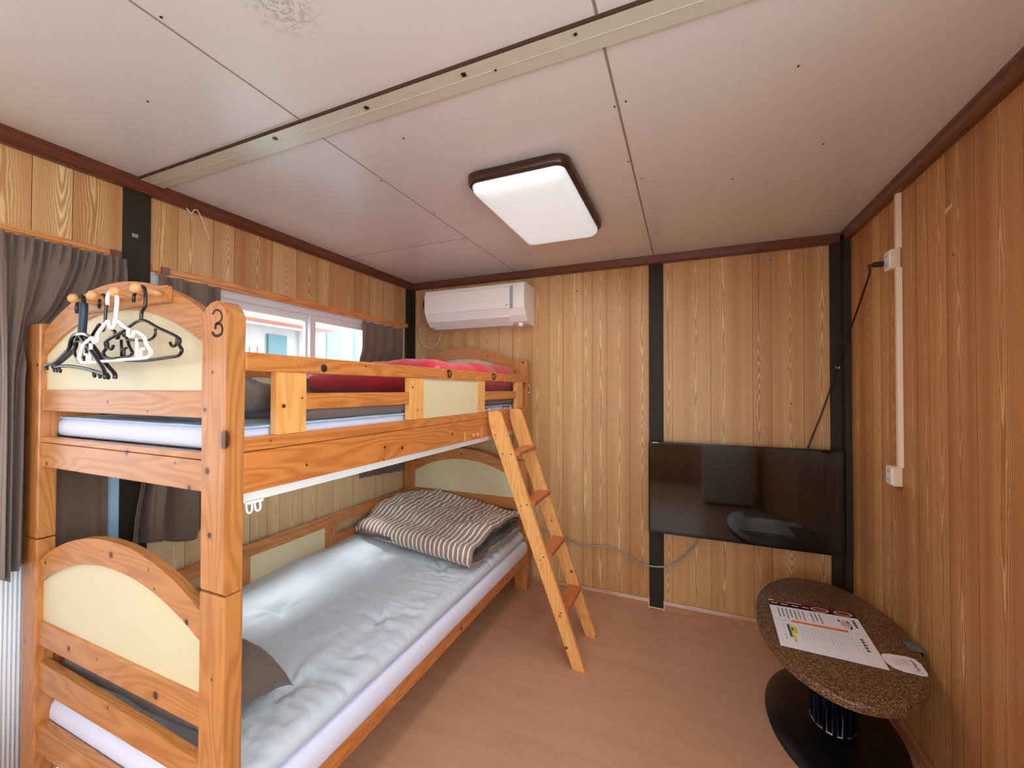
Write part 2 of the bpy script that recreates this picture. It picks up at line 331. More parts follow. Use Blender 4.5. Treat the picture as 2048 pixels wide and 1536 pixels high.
def add_prism(bm, pts, axis, a, b, mi=0, bev=0):
    """pts: 2D outline in the two other axes (in xyz order), extruded along axis from a to b"""
    def mk(p, t):
        return {'x': (t, p[0], p[1]), 'y': (p[0], t, p[1]), 'z': (p[0], p[1], t)}[axis]
    A = [bm.verts.new(mk(p, a)) for p in pts]; B = [bm.verts.new(mk(p, b)) for p in pts]
    n = len(pts); fs = [bm.faces.new(A), bm.faces.new(B[::-1])]
    for i in range(n): fs.append(bm.faces.new((A[i], B[i], B[(i + 1) % n], A[(i + 1) % n])))
    for f in fs: f.material_index = mi
    if bev:
        es = list({e for f in fs[:2] for e in f.edges})
        bmesh.ops.bevel(bm, geom=es, offset=bev, segments=2, affect='EDGES')
    return bm
def add_tube(bm, pts, r, seg=10, mi=0, closed=False, cap=True, flat_=None):
    P = [Vector(p) for p in pts]; n = len(P); rings = []; up = None
    for i, p in enumerate(P):
        if closed: t = (P[(i + 1) % n] - P[i - 1])
        else: t = (P[min(i + 1, n - 1)] - P[max(i - 1, 0)])
        t.normalize()
        if up is None: up = t.orthogonal().normalized()
        else:
            up = up - t * up.dot(t)
            up = up.normalized() if up.length > 1e-6 else t.orthogonal().normalized()
        s = t.cross(up); rr = r[i] if isinstance(r, (list, tuple)) else r
        ring = []
        for k in range(seg):
            a = 2 * math.pi * k / seg; ring.append(bm.verts.new(p + up * math.cos(a) * rr + s * math.sin(a) * rr))
        rings.append(ring)
    m_ = n if closed else n - 1
    for i in range(m_):
        A, B = rings[i], rings[(i + 1) % n]
        for k in range(seg):
            f = bm.faces.new((A[k], A[(k + 1) % seg], B[(k + 1) % seg], B[k])); f.material_index = mi; f.smooth = True
    if cap and not closed:
        for R in (rings[0][::-1], rings[-1]): f = bm.faces.new(R); f.material_index = mi
    return bm
def spline(pts, n=8, closed=False):
    P = [Vector(p) for p in pts]; out = []; N = len(P)
    rng = range(N) if closed else range(N - 1)
    for i in rng:
        if closed: p0, p1, p2, p3 = P[i - 1], P[i], P[(i + 1) % N], P[(i + 2) % N]
        else: p0, p1, p2, p3 = P[max(i - 1, 0)], P[i], P[i + 1], P[min(i + 2, N - 1)]
        for k in range(n):
            t = k / n
            out.append(.5 * ((2 * p1) + (-p0 + p2) * t + (2 * p0 - 5 * p1 + 4 * p2 - p3) * t * t + (-p0 + 3 * p1 - 3 * p2 + p3) * t ** 3))
    if not closed: out.append(P[-1])
    return out
def add_lathe(bm, prof, c, axis=(0, 0, 1), seg=24, sx=1, sy=1, mi=0):
    ax = Vector(axis).normalized(); q = Vector((0, 0, 1)).rotation_difference(ax); rings = []
    for (r, z) in prof:
        rings.append([bm.verts.new(Vector(c) + q @ Vector((r * sx * math.cos(2 * math.pi * k / seg), r * sy * math.sin(2 * math.pi * k / seg), z))) for k in range(seg)])
    for A, B in zip(rings, rings[1:]):
        for k in range(seg): f = bm.faces.new((A[k], A[(k + 1) % seg], B[(k + 1) % seg], B[k])); f.material_index = mi; f.smooth = True
    for R in (rings[0][::-1], rings[-1]): f = bm.faces.new(R); f.material_index = mi
    return bm
def grid(nu, nv, fn, uvfn=None):
    bm = nb(); V = [[bm.verts.new(fn(i / nu, j / nv)) for i in range(nu + 1)] for j in range(nv + 1)]
    uvl = bm.loops.layers.uv.new('UVMap') if uvfn else None
    for j in range(nv):
        for i in range(nu):
            f = bm.faces.new((V[j][i], V[j][i + 1], V[j + 1][i + 1], V[j + 1][i])); f.smooth = True
            if uvfn:
                for l, (a, b) in zip(f.loops, ((i, j), (i + 1, j), (i + 1, j + 1), (i, j + 1))): l[uvl].uv = uvfn(a / nu, b / nv)
    return bm
def fb(x, y, z=0, o=3):
    s = 0; a = 1
    for _ in range(o): s += a * noise.noise(Vector((x, y, z))); x *= 2.07; y *= 2.07; z += 7.3; a *= .5
    return s
def solid(o, th, off=0):
    md = o.modifiers.new('thickness', 'SOLIDIFY'); md.thickness = th; md.offset = off; return o
def sstep(a, b, x):
    t = max(0, min(1, (x - a) / (b - a))); return t * t * (3 - 2 * t)

# ------------------------------------------------------------------ panelled walls
def panel_wall(name, axis, face, inward, spans, z_of, material, depth=.012, gap=.0016, z_min=0.0, pale=None, tint=None):
    """spans: list of (a0, a1, z0, z1) boards along the wall; one mesh with a dark backing"""
    bm = nb(); uvl = bm.loops.layers.uv.new('UVMap'); cl = bm.loops.layers.float_color.new('tint')
    def q(p4, mi, cu=0, sd=0, tn=.5):
        f = bm.faces.new([bm.verts.new(p) for p in p4]); f.material_index = mi
        for l in f.loops:
            c = l.vert.co; l[uvl].uv = ((c.x if axis == 'x' else c.y) - cu, c.z); l[cl] = (tn, sd, 0, 1)
    def pt(a, d, z): return (a, face + inward * -d, z) if axis == 'x' else (face + inward * -d, a, z)
    for (a0, a1, z0, z1) in spans:
        cu = (a0 + a1) / 2 + random.uniform(-.25, .25) * (a1 - a0); sd = random.random(); tn = random.random()
        if tint: tn = tint(a0, tn)
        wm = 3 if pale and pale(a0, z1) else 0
        g = gap / 2; b0, b1 = a0 + g, a1 - g
        q([pt(b0, 0, z0), pt(b1, 0, z0), pt(b1, 0, z1), pt(b0, 0, z1)], wm, cu, sd, tn)
        for e, s_ in ((b0, -1), (b1, 1)):
            q([pt(e, 0, z0), pt(e, 0, z1), pt(e, depth, z1), pt(e, depth, z0)], 1)
        for zz in (z0, z1): q([pt(b0, 0, zz), pt(b1, 0, zz), pt(b1, depth, zz), pt(b0, depth, zz)], 0, cu, sd, tn)
        q([pt(a0, depth * .35, z0), pt(a1, depth * .35, z0), pt(a1, depth * .35, z1), pt(a0, depth * .35, z1)], 1)
        q([pt(a0, .06, z0), pt(a1, .06, z0), pt(a1, .06, z1), pt(a0, .06, z1)], 2)
        for e in (z0, z1): q([pt(a0, depth, e), pt(a1, depth, e), pt(a1, .06, e), pt(a0, .06, e)], 2)
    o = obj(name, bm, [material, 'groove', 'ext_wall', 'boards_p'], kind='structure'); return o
M['groove'] = flat('dark_groove_wood', srgb(70, 40, 22), .8)  # dark wood colour of the grooves between boards

def seams(edges, z0, z1): return [(a, b, z0, z1) for a, b in zip(edges, edges[1:])]
# back wall (wood both sides of the dark steel post)
bw = [-2.10, -1.95, -1.86, -1.73, -1.59, -1.47, -1.30, -1.19, -1.035, -.90, -.797, -.655, -.589, -.491, -.337, -.218]
bw2 = [-.130, -.075, .146, .374, .470, .629, .751, .84]
panel_wall('wall_back', 'x', YB, -1, seams(bw, 0, ZC) + seams(bw2, 0, ZC), None, 'boards', tint=lambda a, t: t * .5 + .5 if a < -.6 else t * .7)
rw = [.55, .75, .95, 1.12, 1.28, 1.40, 1.515, 1.715, 1.865, 1.98, 2.06, 2.20, 2.29, 2.38, 2.47, 2.58, YB + .02]
panel_wall('wall_right', 'y', XR, -1, seams([YF, -1.1, -.9], 0, ZC) + seams([-.9, -.6, -.35, -.05, .25, .55], 0, .92) + seams([-.9, -.6, -.35, -.05, .25, .55], 2.05, ZC) + seams(rw, 0, ZC), None, 'boards_r')
lw = [.10, .34, .52, .656, .760, .907]
lw2 = [.998, 1.103, 1.254, 1.355, 1.56, 1.713, 1.862, 1.956, 2.177, 2.325, 2.458, 2.60, 2.735, YB + .02]
W1 = (-.85, .907); W2 = (1.0, 2.735); HEAD = 1.955; SILL = .90
l = seams(lw, HEAD, ZC) + seams([YF, -1.1, -.85, -.6, -.35, -.12, .10], HEAD, ZC) + seams([YF, -1.1, -.85], 0, HEAD)
l += seams(lw2, HEAD - .02, ZC) + seams([2.735, YB + .02], 0, HEAD - .02)
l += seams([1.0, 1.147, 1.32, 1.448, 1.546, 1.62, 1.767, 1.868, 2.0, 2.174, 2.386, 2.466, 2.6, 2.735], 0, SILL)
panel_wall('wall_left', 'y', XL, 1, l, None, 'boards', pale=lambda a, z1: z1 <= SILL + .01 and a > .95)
# front wall behind the camera, with an opening added for fill light
fw = nb(); uvl = None
panel_wall('wall_front', 'x', YF, 1, seams([XL - .02, -1.9, -1.7, -1.45], 0, ZC) + seams([-1.45, -1.2, -.9, -.6, -.3, 0, .3, .55], 2.0, ZC) + seams([.55, .7, XR + .01], 0, ZC) + seams([-1.45, -1.1, -.7, -.3, .1, .55], 0, .62), None, 'boards')
# floor, ceiling
obj('floor', box(XL - .1, XR + .1, YF - .1, YB + .1, -.05, 0), 'floor', kind='structure')
obj('ceiling', box(XL - .1, XR + .1, YF - .1, YB + .1, ZC, ZC + .05), 'ceiling', kind='structure', loc=(0, 0, ZC))

# dark steel pilasters
obj('trim_1', box(-.218, -.130, YB - .006, YB + .03, 0, ZC, bev=.001), 'black_post', kind='structure')
bm = nb(); add_box(bm, .752, .80, YB - .025, YB + .01, 0, ZC, bev=.001); add_box(bm, .795, XR - .001, YB - .085, YB + .01, 0, ZC, bev=.002)
obj('trim_2', bm, 'black_post', kind='structure')
obj('trim_3', box(XL - .03, XL + .006, .907, 1.0, 0, ZC, bev=.001), 'black_post', kind='structure')
bm = nb(); add_box(bm, XL - .01, XL + .01, 2.735, YB + .01, 0, ZC, bev=.001); add_box(bm, XL, XL + .035, YB - .012, YB + .01, 0, ZC)
obj('trim_4', bm, 'black_post', kind='structure')
# ceiling mouldings (stepped profile)
def mould(name, axis, face, inw, a, b, m_='mould'):
    pr = [(0, 0), (.034, 0), (.034, -.012), (.030, -.020), (.030, -.046), (.022, -.055), (0, -.055)]
    pts = [(face + inw * d, ZC + z) for d, z in pr]
    return obj(name, add_prism(nb(), pts, axis, a, b), m_, kind='structure', loc=(0, 0, 2))
M['mould_y'] = pine('dark_moulding_side', 'y', srgb(112, 58, 36), srgb(70, 33, 20), knots=False, rough=.3)
mould('trim_5', 'x', YB, -1, XL, XR); mould('trim_6', 'y', XL, 1, YF, YB - .03, 'mould_y'); mould('trim_7', 'y', XR, -1, YF, YB - .03, 'mould_y')
# ceiling batten across the room and the seams between ceiling panels
bm = nb(); add_box(bm, XL + .035, XR - .035, .945, 1.03, ZC - .010, ZC, bev=.001, seg=1); add_box(bm, XL + .035, XR - .035, .987, .9885, ZC - .0112, ZC - .0095)
o = obj('trim_8', bm, 'batten', kind='structure')
obj('edge_gap', box(XL + .035, XR - .035, .9415, .9448, ZC - .0105, ZC - .0005), 'groove', o)
bm = nb()
for x in (-.90, -.56, -1.30): add_box(bm, x, x + .012, .962, .974, ZC - .0135, ZC - .011)
add_box(bm, -.245, -.238, .958, .965, ZC - .0135, ZC - .011); add_box(bm, -.47, -.465, .985, .99, ZC - .0135, ZC - .011)
obj('stain', bm, 'bronze', o)
def seam(name, x0, x1, y0, y1, w=.003):
    obj(name, box(x0, x1, y0, y1, ZC - .0012, ZC), 'seam', kind='structure')
seam('trim_9', -1.146, -1.142, YF, .945); seam('trim_10', -1.157, -1.154, 1.03, YB - .03)
seam('trim_11', -.189, -.183, YF, .945); seam('trim_12', -.190, -.184, 1.03, YB - .03); seam('trim_13', XL + .03, -1.156, 2.06, 2.0625)
bm = nb()
for (x, y) in ((-.20, 1.27), (-.165, 1.26), (-.2, 1.6), (-.165, 1.75), (.28, 1.3), (.45, 1.75), (.18, 1.9), (-1.13, .55), (-1.17, 1.35), (-1.14, 1.7), (-.9, 1.15), (.55, 1.15), (-1.5, .7), (-1.2, 2.1), (-1.13, 2.3)):
    add_box(bm, x, x + .005, y, y + .005, ZC - .002, ZC)
obj('trim_14', bm, 'bronze', kind='structure')
wr_ = bpy.data.objects['wall_right']; wb_ = bpy.data.objects['wall_back']
for (y, z) in ((1.826, 1.862), (2.50, 1.80)): obj('nail_hole', add_lathe(nb(), [(.004, -.0004), (.004, .0006)], (XR, y, z), axis=(-1, 0, 0), seg=10), 'marker', wr_)
for (x, z) in ((.567, 1.33), (-.70, 2.10)): obj('nail_hole', add_lathe(nb(), [(.0045, -.0004), (.0045, .0006)], (x, YB, z), axis=(0, -1, 0), seg=10), 'marker', wb_)
obj('tape_scrap', add_prism(nb(), [(1.868, 2.030), (1.830, 2.036), (1.828, 2.026), (1.850, 2.020), (1.866, 2.012)], 'x', XR - .0006, XR), 'beige', wr_)
obj('tape_scrap', add_prism(nb(), [(1.475, 2.150), (1.462, 2.165), (1.458, 2.14), (1.466, 2.115)], 'x', XR - .0006, XR), 'beige', wr_)
# baseboards
bm = nb()
for a, b in ((XL, -.222), (-.126, .752)): add_prism(bm, [(YB, 0), (YB - .018, 0), (YB - .016, .035), (YB - .008, .055), (YB, .055)], 'x', a, b)
obj('baseboard_back', bm, 'base_wood', kind='structure')
obj('baseboard_right', add_prism(nb(), [(XR, 0), (XR - .018, 0), (XR - .016, .035), (XR - .008, .055), (XR, .055)], 'y', YF, YB - .09), 'base_wood_y', kind='structure')
bm = nb(); add_box(bm, -.222, -.217, YB - .02, YB, 0, .062); add_box(bm, -.131, -.126, YB - .02, YB, 0, .062); add_box(bm, -.222, -.126, YB - .012, YB - .006, 0, .005)
obj('trim_15', bm, 'ivory', kind='structure')
# wooden window heads with the curtain rails under them
bm = nb(); add_box(bm, XL - .06, XL + .022, -.86, .893, 1.938, 1.958, bev=.003); add_box(bm, XL + .004, XL + .016, -.84, .89, 1.925, 1.938)
obj('trim_16', bm, 'rail_wood', kind='structure')
bm = nb(); add_box(bm, XL - .06, XL + .022, 1.0, 2.74, 1.912, 1.938, bev=.003); add_box(bm, XL + .004, XL + .016, 1.02, 2.72, 1.900, 1.912)
obj('trim_17', bm, 'rail_wood', kind='structure')
bm = nb(); add_box(bm, XL + .0225, XL + .03, .86, .893, 1.932, 1.958); add_box(bm, XL + .0225, XL + .03, 1.03, 1.06, 1.905, 1.935)
obj('trim_18', bm, 'mould', kind='structure')

# windows
def window(name, y0, y1, z0, z1, sashes, mat='alu', x=XL - .045):
    bm = nb(); w = .045
    add_box(bm, x - .035, x + .035, y0, y1, z1 - w, z1); add_box(bm, x - .035, x + .04, y0, y1, z0, z0 + w)
    add_box(bm, x - .035, x + .035, y0, y0 + w, z0 + w, z1 - w); add_box(bm, x - .035, x + .035, y1 - w, y1, z0 + w, z1 - w)
    o = obj(name, bm, mat, kind='structure')
    for k, (a, b, dx) in enumerate(sashes):
        bm = nb(); s = .038; zz0, zz1 = z0 + w, z1 - w; xx = x + dx
        add_box(bm, xx - .012, xx + .012, a + s, b - s, zz1 - s, zz1); add_box(bm, xx - .012, xx + .012, a + s, b - s, zz0, zz0 + s)
        add_box(bm, xx - .012, xx + .012, a, a + s, zz0, zz1); add_box(bm, xx - .012, xx + .012, b - s, b, zz0, zz1)
        s_ = obj('sash', bm, mat, o)
        obj('pane', box(xx - .002, xx + .002, a + s, b - s, zz0 + s, zz1 - s), 'glass', s_)
    return o
w2 = window('window_2', 1.0, 2.735, SILL, 1.912, [(1.04, 1.86, -.018), (1.83, 2.69, .014)])
w1 = window('window_1', -.85, .907, .84, 1.938, [(-.80, .08, -.018), (.05, .862, .014)])
# aluminium jamb tinted with daylight blue beside the steel pilaster and corrugated lower panel
obj('jamb', box(XL - .02, XL + .004, .872, .906, .05, 1.925, bev=.001), 'alu_b', w1)
def corr(i, j):
    y = -.85 + i * 1.72; return (XL - .03 +   .003 * math.sin(y * 2 * math.pi / .0105), y, .02 + j * .82)
solid(obj('corrugated_panel', grid(1500, 1, corr), 'corr', w1, smooth=True), .002)
# unseen window added behind the camera to let the front fill in
bm = nb(); add_box(bm, -1.45, .55, YF - .05, YF, 1.95, 2.0); add_box(bm, -1.45, .55, YF - .05, YF, .62, .67)
for x in (-1.45, -.47, .5): add_box(bm, x, x + .05, YF - .05, YF, .62, 2.0)
o = obj('added_window_3', bm, 'alu', kind='structure'); obj('pane', box(-1.4, .5, YF - .03, YF - .026, .67, 1.95), 'glass', o)

bm = nb(); add_box(bm, XR + .01, XR + .06, -.9, .55, 2.0, 2.05); add_box(bm, XR + .01, XR + .06, -.9, .55, .92, .97)  # unseen window added in the right wall for the side fill
for y in (-.9, -.2, .5): add_box(bm, XR + .01, XR + .06, y, y + .05, .97, 2.0)
o = obj('added_window_4', bm, 'alu', kind='structure'); obj('pane', box(XR + .03, XR + .034, -.85, .5, .97, 2.0), 'glass', o)

# ------------------------------------------------------------------ outside
obj('yard', box(-14, 9, -14, 10, -.25, -.15), 'ext_ground', kind='structure')
g = empty('neighbouring_building', (-4.2, 1.5, -.15), 'white clad neighbouring building seen through the sliding window above the upper bunk', 'building')
bm = nb(); add_box(bm, -5.2, -4.2, -6, 8, -.15, 2.5)
for k in range(70): add_box(bm, -4.2, -4.18, -6 + k * .2, -5.93 + k * .2, -.15, 2.5)
obj('wall', bm, 'ext_wall', g)
for y in (4.28, 5.0): obj('downpipe', add_tube(nb(), [(-4.1, y, -.15), (-4.1, y, 2.5)], .045, 12), 'ext_blue', g, label='light blue downpipe')
bm = nb()
for a in ((2.45, 3.5, 2.08, 2.16), (2.45, 3.5, 1.1, 1.18)): add_box(bm, -4.17, -4.08, *a)
for a in (2.45, 3.42): add_box(bm, -4.17, -4.08, a, a + .08, 1.18, 2.08)
wnd = obj('window_frame', bm, 'white', g)
obj('window_blind', box(-4.16, -4.14, 2.53, 3.42, 1.18, 2.08), 'acg', wnd)
obj('teal_shutter', box(-4.135, -4.11, 3.02, 3.24, 1.2, 2.0), 'ext_teal', wnd)
bm = nb()
for k in range(5): add_box(bm, -4.135, -4.115, 2.58 + k * .085, 2.61 + k * .085, 1.2, 1.85)
obj('bar', bm, 'white', wnd)
obj('blue_panel', box(-4.19, -4.15, 3.84, 4.06, -.15, 2.5), 'ext_blue', g)
obj('eave', box(-4.4, -3.85, -6, 3.7, 2.10, 2.30), 'ext_pink', g)

# ------------------------------------------------------------------ bunk bed
BX0, BX1, BY0, BY1 = -2.075, -1.02, .642, 2.731
IX0, IX1 = -1.98, -1.115          # inner faces of the posts
PY = .046
bed = empty('bunk_bed', (-1.55, 1.69, 0), 'honey coloured pine double-deck bunk bed with cream arched panels along the window wall', 'bunk bed')
def round_top(x0, x1, z0, z1, r):
    c = (x0 + x1) / 2; h = (x1 - x0) / 2; pts = [(x0, z0), (x1, z0)]
    for k in range(13):
        a = math.pi * k / 12; pts.append((c + h * math.cos(a), z1 - r + r * math.sin(a)))
    return pts
for (x0, x1) in ((BX0, IX0), (IX1, BX1)):
    for (y0, y1) in ((BY0, BY0 + PY), (BY1 - PY, BY1)):
        obj('lower_post', box(x0, x1, y0, y1, 0, .907, bev=.004), 'pine_z', bed)
        near_left = x0 == BX0 and y0 == BY0
        if near_left: bm = box(x0, x1, y0, y1, .911, 1.628, bev=.004)
        else: bm = add_prism(nb(), round_top(x0, x1, .911, 1.628, .04), 'y', y0, y1, bev=.004)
        up = obj('upper_post', bm, 'pine_z', bed)
        if x0 == IX1 and y0 == BY0: near_post = up
        if x0 == IX1:
            obj('dowel', add_lathe(nb(), [(.012, .905), (.012, .913)], ((x0 + x1) / 2, (y0 + y1) / 2, 0)), 'pine_z', bed)
# the figure 3 in marker pen on the near post
p3 = [(-1.076, 1.594), (-1.065, 1.603), (-1.050, 1.602), (-1.040, 1.592), (-1.039, 1.582), (-1.046, 1.575), (-1.058, 1.571), (-1.064, 1.567), (-1.056, 1.569), (-1.044, 1.568), (-1.037, 1.557), (-1.039, 1.546), (-1.052, 1.540), (-1.066, 1.542), (-1.076, 1.551)]
s3 = spline([(a, BY0 - .0008, b) for a, b in p3], 6); bm = nb(); prev = None
for i, p in enumerate(s3):
    d = (s3[min(i + 1, len(s3) - 1)] - s3[max(i - 1, 0)]).normalized(); n_ = Vector((-d.z, 0, d.x)); w = .0022 + .0016 * sstep(.25, 1, i / len(s3))
    cur = (bm.verts.new(p + n_ * w), bm.verts.new(p - n_ * w))
    if prev: bm.faces.new((prev[0], cur[0], cur[1], prev[1]))
    prev = cur
add_lathe(bm, [(.0042, 0), (.0042, .0006)], (-1.063, BY0 - .0002, 1.561), axis=(0, -1, 0), seg=12, sy=1.2)
obj('number_mark', bm, 'marker', near_post, label='handwritten black figure 3')
def arc_z(x, ends, peak): t = (x - (IX0 + IX1) / 2) / ((IX1 - IX0) / 2); return ends + (peak - ends) * math.cos(t * math.pi / 2) ** .85 if abs(t) < 1 else ends
def arc_z(x, ends, peak):
    h = (IX1 - IX0) / 2; s = peak - ends; R = (h * h + s * s) / (2 * s); t = x - (IX0 + IX1) / 2
    return peak - R + math.sqrt(max(R * R - t * t, 0))
def headboard(ya, yb, oe, op, ie, ip, bot):
    N = 28; xs = [IX0 + (IX1 - IX0) * k / N for k in range(N + 1)]
    pts = [(x, arc_z(x, oe, op)) for x in xs] + [(x, arc_z(x, ie, ip)) for x in reversed(xs)]
    obj('headboard_arch', add_prism(nb(), pts, 'y', ya, yb, bev=.003), 'pine_x', bed)
    ym = (ya + yb) / 2
    pts = [(x, arc_z(x, ie, ip) + .004) for x in xs] + [(IX1, bot - .004), (IX0, bot - .004)]
    obj('headboard_panel', add_prism(nb(), pts, 'y', ym - .004, ym + .004), 'cream', bed)
for (ya, yb) in ((.652, .676), (2.698, 2.724)):
    headboard(ya, yb, .842, .963, .765, .884, .634)
    headboard(ya, yb, 1.600, 1.722, 1.520, 1.640, 1.402)
    obj('end_rail', box(IX0 - .003, IX1, ya - .002, yb, .560, .636, bev=.003), 'pine_x', bed)
    obj('end_rail', box(IX0 - .003, IX1, ya - .002, yb, .207, .298, bev=.003), 'pine_x', bed)
    obj('end_rail', box(IX0 - .003, IX1, ya - .002, yb, 1.336, 1.405, bev=.003), 'pine_x', bed)
    bm = box(IX0 - .003, IX1, ya - .002, yb, 1.150, 1.229, bev=.003); add_box(bm, IX0 - .003, IX1, ya, yb, 1.2305, 1.248, bev=.002)
    obj('end_rail', bm, 'pine_x', bed)
pts = [(IX0 - .003, .410), (IX1, .410)] + [(IX1 - (IX1 - IX0 + .003) * k / 20, .474 + .004 * math.sin(math.pi * k / 20) + .030 * k / 20) for k in range(21)]
obj('end_rail', add_prism(nb(), pts, 'y', .652, .674, bev=.002), 'pine_x', bed)
# long side rails
ys0, ys1 = BY0 + PY, BY1 - PY
bm = box(-1.046, -1.021, ys0, ys1 + .012, 1.146, 1.249, bev=.002); add_box(bm, -1.046, -1.0235, ys0, ys1 + .012, 1.2505, 1.285, bev=.002)
obj('side_rail', bm, 'pine_sy', bed)
obj('side_rail', box(-2.072, -2.047, ys0, ys1, 1.146, 1.285, bev=.002), 'pine_y', bed)
obj('side_rail', box(-1.046, -1.021, ys0, ys1, .205, .275, bev=.003), 'pine_sy', bed)
obj('side_rail', box(-2.072, -2.047, ys0, ys1, .205, .285, bev=.003), 'pine_y', bed)
# white base boards
obj('base_lip', box(-1.060, -1.033, ys0 + .001, ys1, 1.120, 1.1455, bev=.001), 'white_wood', bed)
obj('base_board', box(-2.046, -1.047, ys0 + .02, ys1, 1.20, 1.222, bev=.001), 'white_wood', bed)
obj('base_board', box(-2.046, -1.047, ys0, ys1, .238, .26, bev=.001), 'white_wood', bed)
bm = nb()
for y in (.712, .735): add_tube(bm, spline([(-1.04, y - .007, 1.125), (-1.035, y - .007, 1.098), (-1.035, y, 1.090), (-1.035, y + .007, 1.098), (-1.04, y + .007, 1.125)], 4), .003, 8)
add_box(bm, -1.045, -1.033, .70, .75, 1.112, 1.124, bev=.002)
obj('cable_clip', bm, 'white_wood', bed)
# wooden plugs and the catch plate on the upper side rail
for y in (1.90, 1.945): obj('plug', add_lathe(nb(), [(.011, -1.021), (.011, -1.0185), (.006, -1.017)], (0, y, 1.168), axis=(1, 0, 0), seg=14), 'peg', bed)
for a, b in ((1.80, 1.812), (1.985, 1.993)): obj('filler_strip', box(-1.021, -1.019, a, b, 1.15, 1.195), 'peg', bed)
# front guard rail of the upper deck
gx0, gx1 = -1.046, -1.018
gr = obj('guard_rail', box(gx0, gx1, ys0, 2.70, 1.456, 1.504, bev=.003), 'pine_sy', bed)
for a, b in ((.775, .870), (1.358, 1.455), (1.944, 2.03), (2.49, 2.60)):
    obj('guard_upright', box(gx0 + .001, gx1 - .003, a, b, 1.2855, 1.457, bev=.001), 'pine_l', bed)
for a, b in ((.871, 1.357), (2.031, 2.489)):
    obj('guard_slat', box(gx0 + .003, gx1 - .004, a, b, 1.350, 1.398, bev=.002), 'pine_sy', bed)
obj('guard_panel', box(gx0 + .008, gx1 - .006, 1.456, 1.943, 1.2855, 1.456), 'cream', bed)
# knots that show black on the guard rail, and the metal hooks on it
bm = nb(); add_lathe(bm, [(.013, -1.0183), (.012, -1.0172), (.004, -1.0168)], (0, 0, 0), axis=(1, 0, 0), seg=9); bmesh.ops.translate(bm, verts=bm.verts, vec=(0, .93, 1.474))
obj('dark_knot', bm, 'marker', gr)
for y in (1.64, 2.12):
    bm = add_tube(nb(), spline([(gx1 + .001, y, 1.498), (gx1 + .016, y, 1.494), (gx1 + .018, y, 1.478), (gx1 + .012, y, 1.466), (gx1 + .004, y, 1.470), (gx1 + .006, y, 1.482)], 5), .0035, 8)
    add_lathe(bm, [(.007, gx1 - .001), (.007, gx1 + .002)], (0, 0, 0), axis=(1, 0, 0), seg=10); bmesh.ops.translate(bm, verts=bm.verts[-20:], vec=(0, y, 1.49))
    obj('hook', bm, 'bronze', gr)
bm = nb(); add_tube(bm, spline([(-1.016, 2.69, 1.44), (-1.004, 2.695, 1.43), (-1.004, 2.70, 1.395), (-1.016, 2.695, 1.385)], 5), .004, 8); add_tube(bm, [(-1.012, 2.68, 1.425), (-1.008, 2.715, 1.40)], .003, 8)
obj('latch', bm, 'steel', bed)
# wall-side guards, upper and lower
for (zt0, zt1, zb, xx) in ((1.470, 1.532, 1.2855, -1.985), (.577, .636, .275, -1.985)):
    up = zt0 > 1
    obj('guard_rail', box(xx - .024, xx, ys0, ys1 + .012, zt0, zt1, bev=.003), 'pine_y', bed)
    for a, b in ((.69, .80), (1.28, 1.376), (1.838, 1.93), (2.56, 2.66)):
        obj('guard_upright', box(xx - .023, xx - .002, a, b, zb, zt0, bev=.001), 'pine_z', bed)
    for a, b in ((.801, 1.279), (1.931, 2.559)):
        zz = (1.345, 1.398) if up else (.45, .51)
        obj('guard_slat', box(xx - .021, xx - .004, a, b, *zz, bev=.002), 'pine_y', bed)
    obj('guard_panel', box(xx - .016, xx - .008, 1.377, 1.837, zb, zt0), 'cream', bed)
# peg rail screwed to the near upper arch, four mushroom pegs
pr = obj('peg_rail', add_prism(nb(), [(-1.735, 1.640), (-1.262, 1.640), (-1.262, 1.684), (-1.735, 1.684)], 'y', .634, .652, bev=.002), 'pine_x', bed)
PEGX = (-1.604, -1.500, -1.387, -1.290)
for x in PEGX:
    obj('peg', add_lathe(nb(), [(.0085, 0), (.0075, .012), (.006, .035), (.0075, .043), (.0125, .048), (.0135, .055), (.010, .062), (.003, .065)], (x + .012, .634, 1.660), axis=(-.03, -1, .10), seg=18), 'peg', pr)

# ------------------------------------------------------------------ ladder
lad = empty('ladder', (-.75, 2.19, 0), 'light pine four-rung ladder leaning on the upper bunk rail', 'ladder')
prof = [(-.526, 0), (-.462, 0), (-.930, 1.282), (-.956, 1.292), (-1.002, 1.285), (-.998, 1.225), (-.972, 1.15)]
for y in (2.03, 2.33): obj('stringer', add_prism(nb(), prof, 'y', y, y + .026, bev=.003), 'pine_lad', lad)
for z in (1.06, .80, .54, .272):
    xc = -.494 - .3465 * z
    obj('rung', box(xc - .036, xc + .036, 2.0555, 2.3305, z - .011, z + .011, bev=.003), 'rung', lad)
for y in (2.043, 2.343):
    bm = nb(); add_tube(bm, spline([(-.99, y, 1.25), (-1.0, y, 1.296), (-1.03, y, 1.302), (-1.052, y, 1.296), (-1.055, y, 1.262)], 5), .0035, 8)
    obj('hook', bm, 'steel', lad)
for y in (2.03, 2.33):
    for z in (1.06, .80, .54, .272): obj('screw', add_lathe(nb(), [(.004, -.001), (.004, .001)], (-.494 - .3465 * z, y, z), axis=(0, -1, 0), seg=10), 'bronze', lad)

